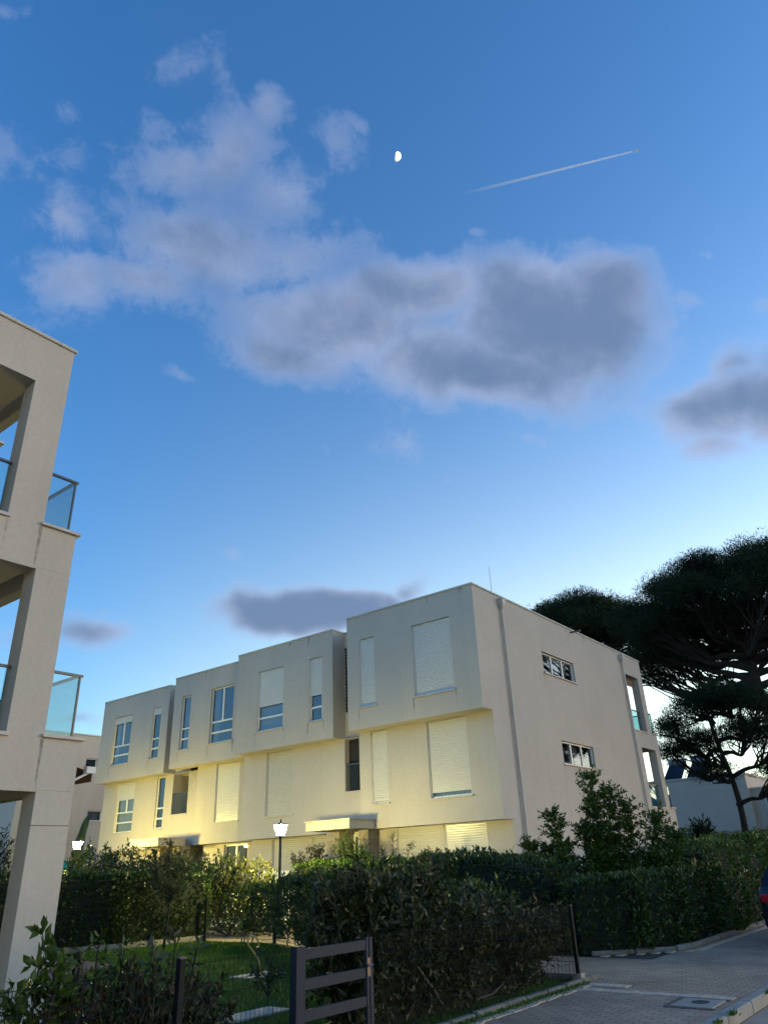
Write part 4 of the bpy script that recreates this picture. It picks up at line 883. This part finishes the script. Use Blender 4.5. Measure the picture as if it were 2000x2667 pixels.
shrub('shrub', 'dark green bush with upright shoots left of the golden bush', [(16.02, 20.65, 1.12, .7, 1.2, .95), (15.84, 19.05, 1.07, .7, 1.0, .85), (15.66, 22.16, 0.97, .7, .8, .8)], 11000, M['laurel'], ll=.11, lw=.042, shoots=90, shoot_len=(.15, .5))
shrub('shrub', 'small rounded bush with a reddish top in front of the stone pier', [(18.35, 17.7, 1.55, .35, .5, .55), (18.35, 17.15, 1.75, .3, .25, .5)], 2600, M['redleaf'], ll=.09, lw=.032, shoots=22, shoot_len=(.15, .35))
shrub('shrub', 'airy green bush in front of the main entrance door', [(18.3, 15.95, 1.7, .35, .45, .6), (18.3, 15.3, 1.5, .3, .4, .45)], 3400, M['laurel_light'], ll=.09, lw=.022, shoots=60, shoot_len=(.2, .5))
shrub('shrub', 'thin willowy shrub with long narrow leaves against the ground floor shutter', [(18.15, 13.9, 1.45, .2, .4, .3)], 500, M['olive'], ll=.13, lw=.02, shoots=0)
branching('shrub', 'spindly bare-stemmed shrub with narrow leaves leaning over the hedge', [([(18.2, 14.0, 1.2), (18.2, 14.1, 1.8), (18.2, 14.05, 2.35)], .012), ([(18.2, 13.8, 1.2), (18.2, 13.6, 1.8), (18.2, 13.45, 2.1)], .01), ([(18.2, 13.6, 1.2), (18.2, 13.1, 1.75), (18.2, 12.8, 1.95)], .01), ([(18.2, 14.3, 1.2), (18.2, 14.4, 1.7), (18.2, 14.5, 2.0)], .01)], M['olive'], .13, .022, 26, .02, cat='shrub', twig=(.10, .22), ntw=2, leaf_from=.2)

# ---- big brownish hedge behind the fence in the foreground
bl = []
for i, (x, z) in enumerate(((6.95, 1.20), (7.3, 1.36), (7.7, 1.32), (8.1, 1.24), (8.5, 1.18), (8.95, 1.20), (9.4, 1.12), (9.85, 1.08), (10.3, 1.04), (10.75, 1.0), (11.05, .95))):
    z *= .91; bl.append((x, 6.12+.12*math.sin(i*2.3), z*.5, .42, .50, z*.52)); 
bl += [(7.0, 6.15, 1.12, .32, .32, .34), (7.6, 6.25, 1.18, .38, .38, .28), (8.4, 6.2, 1.15, .4, .35, .25)]
fg = shrub('hedge', 'big untrimmed hedge with drooping brownish leaves behind the wire fence by the pavement', bl, 33000, M['brownleaf'], ll=.10, lw=.034, up=.3, shoots=480, cat='hedge', droop=.2, shoot_len=(.1, .38), base=(8.8, 6.1))
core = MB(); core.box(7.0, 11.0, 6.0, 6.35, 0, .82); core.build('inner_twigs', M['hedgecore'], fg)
# ---- foreground plants by the left fence
branching('shrub', 'young laurel with large glossy leaves beside the grey pier, bottom left', [([(3.38, 5.95, 0), (3.36, 5.95, .5), (3.33, 5.9, 1.22)], .014), ([(3.40, 5.95, 0), (3.50, 5.95, .5), (3.45, 5.9, 1.02)], .012), ([(3.34, 5.9, 0), (3.20, 5.85, .5), (3.10, 5.8, .88)], .012), ([(3.45, 5.95, 0), (3.6, 5.9, .5), (3.52, 5.9, .85)], .01)], M['laurel_light'], .12, .052, 40, .03, cat='shrub', twig=(.08, .20), ntw=4, leaf_from=.3)
shrub('shrub', 'dark low bushes with a few red leaves behind the wire fence, bottom left', [(3.95, 6.0, .40, .40, .38, .44), (4.35, 6.0, .34, .40, .38, .38), (4.75, 6.05, .30, .38, .36, .34), (3.65, 5.95, .32, .3, .3, .40), (5.05, 6.0, .2, .25, .3, .22)], 6800, M['redleaf'], ll=.075, lw=.032, shoots=70, shoot_len=(.12, .42))
branching('shrub', 'slender shrub with pale young leaves between the pier plant and the fence post', [([(3.9, 6.1, 0), (3.92, 6.1, .6), (3.93, 6.1, 1.15)], .012), ([(4.0, 6.1, 0), (4.12, 6.1, .6), (4.18, 6.1, 1.06)], .01)], M['laurel'], .10, .032, 24, .03, cat='shrub', twig=(.06, .16), ntw=2)
branching('shrub', 'pale leaved sapling beside the left fence post', [([(4.5, 5.85, 0), (4.48, 5.85, .6), (4.5, 5.85, 1.12)], .012), ([(4.6, 5.85, 0), (4.66, 5.85, .6), (4.72, 5.85, 1.0)], .01), ([(4.45, 5.85, 0), (4.36, 5.85, .6), (4.28, 5.85, 1.02)], .01)], M['olive'], .10, .036, 22, .03, cat='shrub', twig=(.06, .18), ntw=2)
branching('shrub', 'small leafy plant in the lawn in front of the hose slab', [([(8.6, 9.0, 0), (8.6, 9.0, .25), (8.6, 9.0, .42)], .01), ([(8.6, 9.0, 0), (8.75, 9.0, .2), (8.85, 9.0, .3)], .008), ([(8.6, 9.0, 0), (8.45, 9.0, .2), (8.36, 9.0, .3)], .008)], M['laurel'], .10, .035, 26, .03, cat='shrub', twig=(.06, .14), ntw=2)
# ---- young trees
branching('olive_tree', 'thin young tree with a pale trunk on the lawn in front of the tall hedge', [([(12.66, 16.9, 0), (12.70, 16.9, .6), (12.72, 16.9, 1.0), (12.62, 16.9, 1.5), (12.6, 16.9, 2.3)], .032), ([(12.72, 16.9, .95), (12.95, 16.9, 1.3), (13.2, 16.9, 1.75)], .015), ([(12.72, 16.9, 1.0), (12.45, 16.8, 1.3), (12.1, 16.8, 1.75)], .015), ([(12.7, 16.9, 1.2), (12.85, 17.1, 1.6), (12.95, 17.2, 2.1)], .012), ([(12.7, 16.9, 1.1), (12.4, 17.0, 1.6), (12.35, 17.1, 2.1)], .012)], M['olive'], .075, .02, 90, .05, cat='young tree', twig=(.25, .5), ntw=4, leaf_from=.45)
st_ = []
for dx, dy, h_, lean in ((-.3, .7, 2.5, .2), (0, .0, 3.25, .0), (.2, -.5, 2.6, -.2), (-.1, -.1, 2.2, .4), (.1, -.9, 2.3, -.5), (0, .4, 1.8, .8), (0, -1.2, 1.9, -.6), (.3, .2, 2.7, -.1), (0, -.3, 2.9, -.15), (0, 1.0, 1.9, .75)):
    st_.append(([(17.2+dx*.2, 7.3+dy*.25, 0), (17.2+dx*.5, 7.35+dy*.5, .9), (17.2+dx, 7.4+dy*.9+lean*.4, h_*.6), (17.2+dx*1.1, 7.45+dy+lean, h_)], .035))
branching('pomegranate_tree', 'bushy young tree with upright branches in front of the side wall of the building', st_, M['laurel_light'], .080, .034, 90, .06, cat='young tree', twig=(.30, .75), ntw=10, leaf_from=.24)

# ---- banana plant
bn = thing('banana_plant', 'banana plant with two long upright leaves beside the left lantern', 'plant', (24, 40, 0))
def bleaf(p0, p1, p2, w):
    b = MB(); pts = smooth_pts([Vector(p0), Vector(p1), Vector(p2)], 8); n = len(pts); prev = None
    for i, p in enumerate(pts):
        ww = w*math.sin(math.pi*min(1, (i/(n-1))*.93+.06))**.6*(1+.1*math.sin(i*5)); s = Vector((.8, -.6, 0))*ww
        cur = (p-s+Vector((0, 0, -.06)), p, p+s+Vector((0, 0, -.06)))
        if prev and i > 2: b.q(prev[0], prev[1], cur[1], cur[0]); b.q(prev[1], prev[2], cur[2], cur[1])
        prev = cur
    b.tube(pts[:6], .03, 5); return b.build('leaf', M['laurel_light'], bn)
bleaf((23.9, 40, 1.5), (23.85, 40, 3.2), (24.2, 40, 4.85), .24); bleaf((24.1, 40, 1.5), (24.1, 40, 2.6), (24.75, 40, 3.2), .22); bleaf((23.9, 40, 1.5), (23.4, 40, 2.4), (22.9, 40, 2.6), .22)
b = MB(); b.tube([(23.95, 40, 0), (23.95, 40, 1.8)], [.14, .09], 10); b.build('stem', M['olive'], bn)
shrub('shrub', 'dark feathery tree seen left of the grey corner pier', [(10.5, 23.0, 1.6, 1.2, 1.2, 1.3), (9.6, 22.6, 1.2, 1.0, 1.0, 1.1), (11.3, 23.5, 1.2, .9, .9, 1.0)], 14000, M['pine'], ll=.20, lw=.03, up=.6, shoots=60, shoot_len=(.3, .7))
shrub('shrub', 'leafy bush between the grey corner pier and the left lantern', [(14.6, 27.4, 1.7, .45, .45, 1.1), (14.3, 27.6, 1.0, .5, .6, .9)], 4200, M['laurel_light'], ll=.11, lw=.04, shoots=20)
shrub('shrub', 'dark bush at the foot of the villa, below the small pine', [(44, 7.6, 1.3, 1.2, 1.6, 1.4), (45, 9.8, 1.2, 1.2, 1.4, 1.1), (44.5, 5.6, 1.5, 1.3, 1.6, 1.8)], 12000, M['pine'], ll=.28, lw=.06, shoots=60, shoot_len=(.3, .8))
shrub('shrub', 'round dark bush just right of the building corner in front of the villa', [(41, 12.3, 1.9, .7, .7, 1.2), (41.2, 12.2, 1.0, .8, .8, 1.0)], 5000, M['pine'], ll=.25, lw=.05, shoots=30, shoot_len=(.2, .5))
shrub('shrub', 'dark tree crown cut by the right edge of the villa wall', [(52, 6.9, 3.4, 1.3, 1.5, 1.3), (51.5, 5.2, 3.0, 1.3, 1.6, 1.6)], 9000, M['pine'], ll=.28, lw=.06, shoots=40, shoot_len=(.3, .6), cat='tree')

# ---- pines
def pine(name, label, x, y, th, crown, n, seed, trunk_r=.32, lean=(0, 0), nl=.34, nw=.05, limbs=16, top_r=.10, dens_clump=.55, group=None, subs=5):
    """stone pine: crown = list of ellipsoid pads (dx,dy,z,rx,ry,rz); every pad is filled with needle tufts carried on limbs"""
    rg = np.random.default_rng(seed); t = thing(name, label, 'pine tree', (x, y, 0), group)
    tr = MB(); base = Vector((x, y, 0)); topz = th
    tp = [Vector((x+lean[0]*(z/th)+.12*math.sin(z*.7+seed), y+lean[1]*(z/th)+.12*math.cos(z*.9+seed), z)) for z in np.linspace(0, topz, 14)]
    tr.tube(tp, [trunk_r+(top_r-trunk_r)*(i/13)**.9 for i in range(14)], 9, caps=False); P = []; Dd = []
    tot = sum(c[3]*c[4] for c in crown)
    for c in crown:
        o = np.array((x+c[0], y+c[1], c[2])); R_ = np.array(c[3:6]); k = int(n*c[3]*c[4]/tot)
        kc = max(7, int(k/260)); cc = unitv(kc, rg); cc[:, 2] = np.abs(cc[:, 2])*.9-.25; cc *= (rg.random((kc, 1))**.33)*.92
        cen = o+cc*R_
        # limbs: from the trunk, below the pad, out to the pad and to its clumps
        d = o-np.array((x+lean[0]*.6, y+lean[1]*.6, 0)); hd = math.hypot(d[0], d[1])
        z0 = max(th*.35, min(c[2]-R_[2]*.5-hd*.42, th-.3)); f = z0/th
        s = Vector((x+lean[0]*f, y+lean[1]*f, z0)); e = Vector(o)+Vector((0, 0, -R_[2]*.55)); mid = (s+e)/2+Vector((0, 0, -.12*hd))+Vector(rg.normal(size=3)*.25)
        lp = smooth_pts([s, s+(mid-s)*.5+Vector((0, 0, .1)), mid, e], 5)
        tr.tube(lp, [max(.03, trunk_r*.42*(1-i/len(lp))+.04) for i in range(len(lp))], 6, caps=False)
        for q in cen[: min(len(cen), 26)]:
            j = rg.integers(len(lp)//2, len(lp)); s2 = lp[j]; e2 = Vector(q); m2 = (s2+e2)/2+Vector(rg.normal(size=3)*.25)+Vector((0, 0, -.15))
            tr.tube([s2, m2, e2], [.05, .035, .015], 4, caps=False)
        idx = rg.integers(0, kc, k); v = rg.normal(size=(k, 3)); v /= np.linalg.norm(v, axis=1, keepdims=True); rr = rg.random((k, 1))**.45
        sc_ = np.array([1.0, 1.0, .62])*dens_clump*(.7+.6*rg.random(kc))[idx][:, None]
        off = v*rr*sc_*1.25
        P.append(cen[idx]+off); Dd.append(v*.45+np.array([0, 0, .5])+rg.normal(size=(k, 3))*.75)
    Dd = np.concatenate(Dd); Dd /= np.linalg.norm(Dd, axis=1, keepdims=True)
    tr.build('trunk', M['bark'], t); tri_leaves('crown', np.concatenate(P), Dd, nl, nw, M['pine'], t)
    return t
def dome(cx, cy, z, a, b, c, n, seed, r=(1.2, 2.0), flat=.62):
    """pads spread over the upper shell of a dome"""
    rg = np.random.default_rng(seed); out = []
    for i in range(n):
        k = (i+.5)/n; zz = k**.8; rr = math.sqrt(max(0, 1-zz*zz)); th = i*2.39996+rg.random()*.4; R1 = rg.uniform(*r)
        rr = rr*rg.uniform(.75, 1)
        out.append((cx+a*rr*math.cos(th), cy+b*rr*math.sin(th), z+c*zz+rg.normal()*.2, R1, R1, R1*flat))
    return out
pine('stone_pine', 'huge dark umbrella pine with a wide crown and thick leaning trunk at the right edge', 46.5, 7.6, 15.0,
     dome(0, 1.0, 13.4, 5.6, 7.6, 4.1, 30, 3, (1.5, 2.3), .66) + dome(.3, 3.2, 12.6, 4.0, 5.4, 2.2, 12, 5, (1.3, 1.9), .55) +
     [(0, 8.3, 12.6, 1.8, 1.6, 1.0), (0, 7.2, 11.6, 1.5, 1.3, .7), (-1, 5.6, 12.3, 1.8, 1.8, .9), (0, -4.6, 12.0, 1.6, 1.8, .8), (0, -8.5, 15, 3, 3, 2)],
     330000, 11, trunk_r=.46, lean=(-1.0, 1.9), dens_clump=.78, nl=.19, nw=.035, top_r=.16)
pine('stone_pine', 'smaller loose pine with a slender trunk standing in front of the villa', 40, 9.85, 8.3,
     [(0, -.4, 8.7, 1.9, 1.7, 1.1), (0, 1.2, 8.3, 1.7, 1.4, 1.0), (0, 2.3, 7.5, 1.4, 1.1, 1.0), (0, -1.8, 8.0, 1.7, 1.4, 1.1), (0, 1.4, 6.5, 1.5, 1.3, .9), (0, 2.5, 6.3, 1.1, .9, .8), (0, -.9, 6.9, 1.5, 1.3, .9), (.2, -2.4, 6.4, 1.5, 1.4, 1.0), (0, -2.2, 5.0, 1.3, 1.2, .8), (0, .9, 5.2, 1.0, .8, .6)],
     56000, 12, trunk_r=.20, lean=(-.2, .4), dens_clump=.6, nl=.18, nw=.03, top_r=.07)
pine('stone_pine', 'farther umbrella pine whose crown shows just above the roof edge', 56, 22.6, 18.0,
     dome(0, 0, 16.6, 4.5, 4.6, 3.6, 18, 8, (1.7, 2.4), .7),
     110000, 13, trunk_r=.42, dens_clump=1.0, nl=.28, nw=.05)
pine('stone_pine', 'tree top barely rising over the roof behind the left end of the row', 36, 58, 9.8,
     [(0, 0, 11.3, 2.6, 2.6, 1.2), (2.4, .5, 10.8, 2.2, 2.2, 1.1), (-2.4, 0, 10.6, 2.2, 2.0, 1.1)], 12000, 14, trunk_r=.3, dens_clump=.8, nl=.45, nw=.08)
pine('stone_pine', 'umbrella pine across the street, mirrored in the side windows', 47, -17, 11.5,
     dome(0, 0, 10.0, 5, 6, 4.0, 16, 21, (1.5, 2.3), .66), 40000, 15, trunk_r=.4, dens_clump=.9, nl=.5, nw=.09)
pine('stone_pine', 'second umbrella pine across the street, mirrored in the side windows', 58, -8, 10.5,
     dome(0, 0, 9.0, 4, 5, 3.5, 14, 22, (1.5, 2.3), .66), 36000, 16, trunk_r=.4, dens_clump=.9, nl=.5, nw=.09)

# ---- grass
n = 70000
gx = rng.uniform(2.2, 14.4, n*2); gy = rng.uniform(5.7, 18.6, n*2)
okm = (gx < np.where(gy < 9, 11.35, 11.4+(gy-9)*.5)) & ~((gx < 10.3) & (gx > 5.9) & (gy > 12.3) & (gy < 18.2) & (gy > 12.6+(gx-5.9)*.6)) & ~((gx > 9.7) & (gx < 10.6) & (gy > 10.55) & (gy < 11.2)) & ~((gx > 6.95) & (gx < 7.95) & (gy > 7.8) & (gy < 8.3))
gx, gy = gx[okm], gy[okm]; P = np.stack([gx, gy, np.zeros_like(gx)], 1); D_ = unitv(len(gx))*.45+np.array([0, 0, 1]); D_ /= np.linalg.norm(D_, axis=1, keepdims=True)
tag(tri_leaves('grass', P, D_, .055, .010, M['grass'], None), kind='stuff')
# weeds along the kerb and edging
wp = np.concatenate([np.stack([rng.uniform(6.8, 11.3, 1500), 5.38+rng.normal(size=1500)*.05, np.zeros(1500)], 1), np.stack([rng.choice([9.35, 9.9, 11.5, 12.4], 220)+rng.normal(size=220)*.05, np.full(220, 3.03)+rng.normal(size=220)*.02, np.full(220, -.02)], 1)])
D_ = unitv(len(wp))*.6+np.array([0, 0, .8]); tag(leaves('weeds', wp, D_, .05, .012, M['grass'], None), kind='stuff')

# ============================================================ moon, contrail, aeroplane
M['moon'] = emitmat('moon_surface', (1.0, .97, .88), 1.6)
mc = Vector((.5115, .3476, .7858)).normalized(); MD = 3300; mp = Vector((0, 0, 1.6))+mc*MD
mo = MB(); R0 = 17.0; rt = Vector((math.sin(rad(34.2)), -math.cos(rad(34.2)), 0)); upm = rt.cross(mc).normalized(); fw = -mc
tl = rad(-10); ax_u = upm*math.cos(tl)+rt*math.sin(tl)*-1; ax_r = (rt*math.cos(tl)+upm*math.sin(tl))
nl_, nm_ = 16, 14; grid = []
for i in range(nl_+1):
    th_ = math.pi*i/nl_; row_ = []
    for j in range(nm_+1):
        ph = rad(-14)+rad(104)*j/nm_      # from just past the terminator to the limb
        row_.append(mp+ax_u*(R0*math.cos(th_))+(fw*math.cos(ph)+ax_r*math.sin(ph))*(R0*math.sin(th_)))
    grid.append(row_)
for i in range(nl_):
    for j in range(nm_): mo.q(grid[i][j], grid[i][j+1], grid[i+1][j+1], grid[i+1][j])
for i in range(nl_): mo.q(grid[i][0], grid[i+1][0], mp+ax_u*(R0*math.cos(math.pi*(i+1)/nl_)), mp+ax_u*(R0*math.cos(math.pi*i/nl_)))
for i in range(nl_): mo.q(grid[i][nm_], mp+ax_u*(R0*math.cos(math.pi*i/nl_)), mp+ax_u*(R0*math.cos(math.pi*(i+1)/nl_)), grid[i+1][nm_])
tag(mo.build('moon', M['moon'], smooth=False), 'bright white half moon in the blue sky above the clouds', 'moon')
m, T, b = newmat('vapour'); T.nodes.remove(b)
d_ = T.nodes.new('ShaderNodeBsdfDiffuse'); d_.inputs[0].default_value = (.9, .9, .92, 1); tl_ = T.nodes.new('ShaderNodeBsdfTranslucent'); tl_.inputs[0].default_value = (.9, .9, .92, 1)
ad = T.nodes.new('ShaderNodeMixShader'); ad.inputs[0].default_value = .5; T.links.new(d_.outputs[0], ad.inputs[1]); T.links.new(tl_.outputs[0], ad.inputs[2])
tp_ = T.nodes.new('ShaderNodeBsdfTransparent'); mx = T.nodes.new('ShaderNodeMixShader')
tc = T.nodes.new('ShaderNodeTexCoord'); sp2 = T.nodes.new('ShaderNodeSeparateXYZ'); T.links.new(tc.outputs['Generated'], sp2.inputs[0])
al = nramp(sp2.outputs[1], [(0, (.26, .26, .26)), (.35, (.19, .19, .19)), (.75, (.09, .09, .09)), (1, (0, 0, 0))], T)
T.links.new(al, mx.inputs[0]); T.links.new(tp_.outputs[0], mx.inputs[1]); T.links.new(ad.outputs[0], mx.inputs[2]); T.links.new(mx.outputs[0], T.nodes['Material Output'].inputs[0])
A_ = Vector((3537, 609, 4001)); B_ = Vector((3112.7, 1606, 4001)); ct = MB()
sdv = (B_-A_).normalized().cross(Vector((.59, .3, .75))).normalized()
for s_ in (-1, 1):
    ct.tube([A_+(B_-A_)*(i/20)+sdv*s_*(2.6+2.5*i/20)+Vector((0, 0, 0)) for i in range(21)], [1.2+3.6*(i/20)**.7 for i in range(21)], 8)
tag(ct.build('contrail', m, smooth=True), 'thin white double vapour trail crossing the sky right of the moon', 'contrail')
ap = thing('aeroplane', 'tiny distant aeroplane at the right end of the vapour trail', 'aeroplane', tuple(A_))
dv = (A_-B_).normalized(); C_ = A_+dv*30; wv = dv.cross(Vector((0, 0, 1))).normalized()
p = MB(); p.tube([C_-dv*22, C_-dv*16, C_+dv*16, C_+dv*22], [.6, 2.1, 2.1, .4], 10); p.build('fuselage', M['tank'], ap)
for s_ in (-1, 1):
    p = MB(); a = C_+dv*3; bq = C_-dv*9+wv*s_*19; p.q(a, a-dv*7, bq-dv*1.5, bq+dv*1.5); p.q(a+Vector((0, 0, .5)), bq+dv*1.5+Vector((0, 0, .3)), bq-dv*1.5+Vector((0, 0, .3)), a-dv*7+Vector((0, 0, .5))); p.build('wing', M['tank'], ap)
p = MB(); p.q(C_-dv*15, C_-dv*20, C_-dv*23+Vector((0, 0, 7)), C_-dv*20+Vector((0, 0, 7))); p.build('tail_fin', M['coping'], ap)
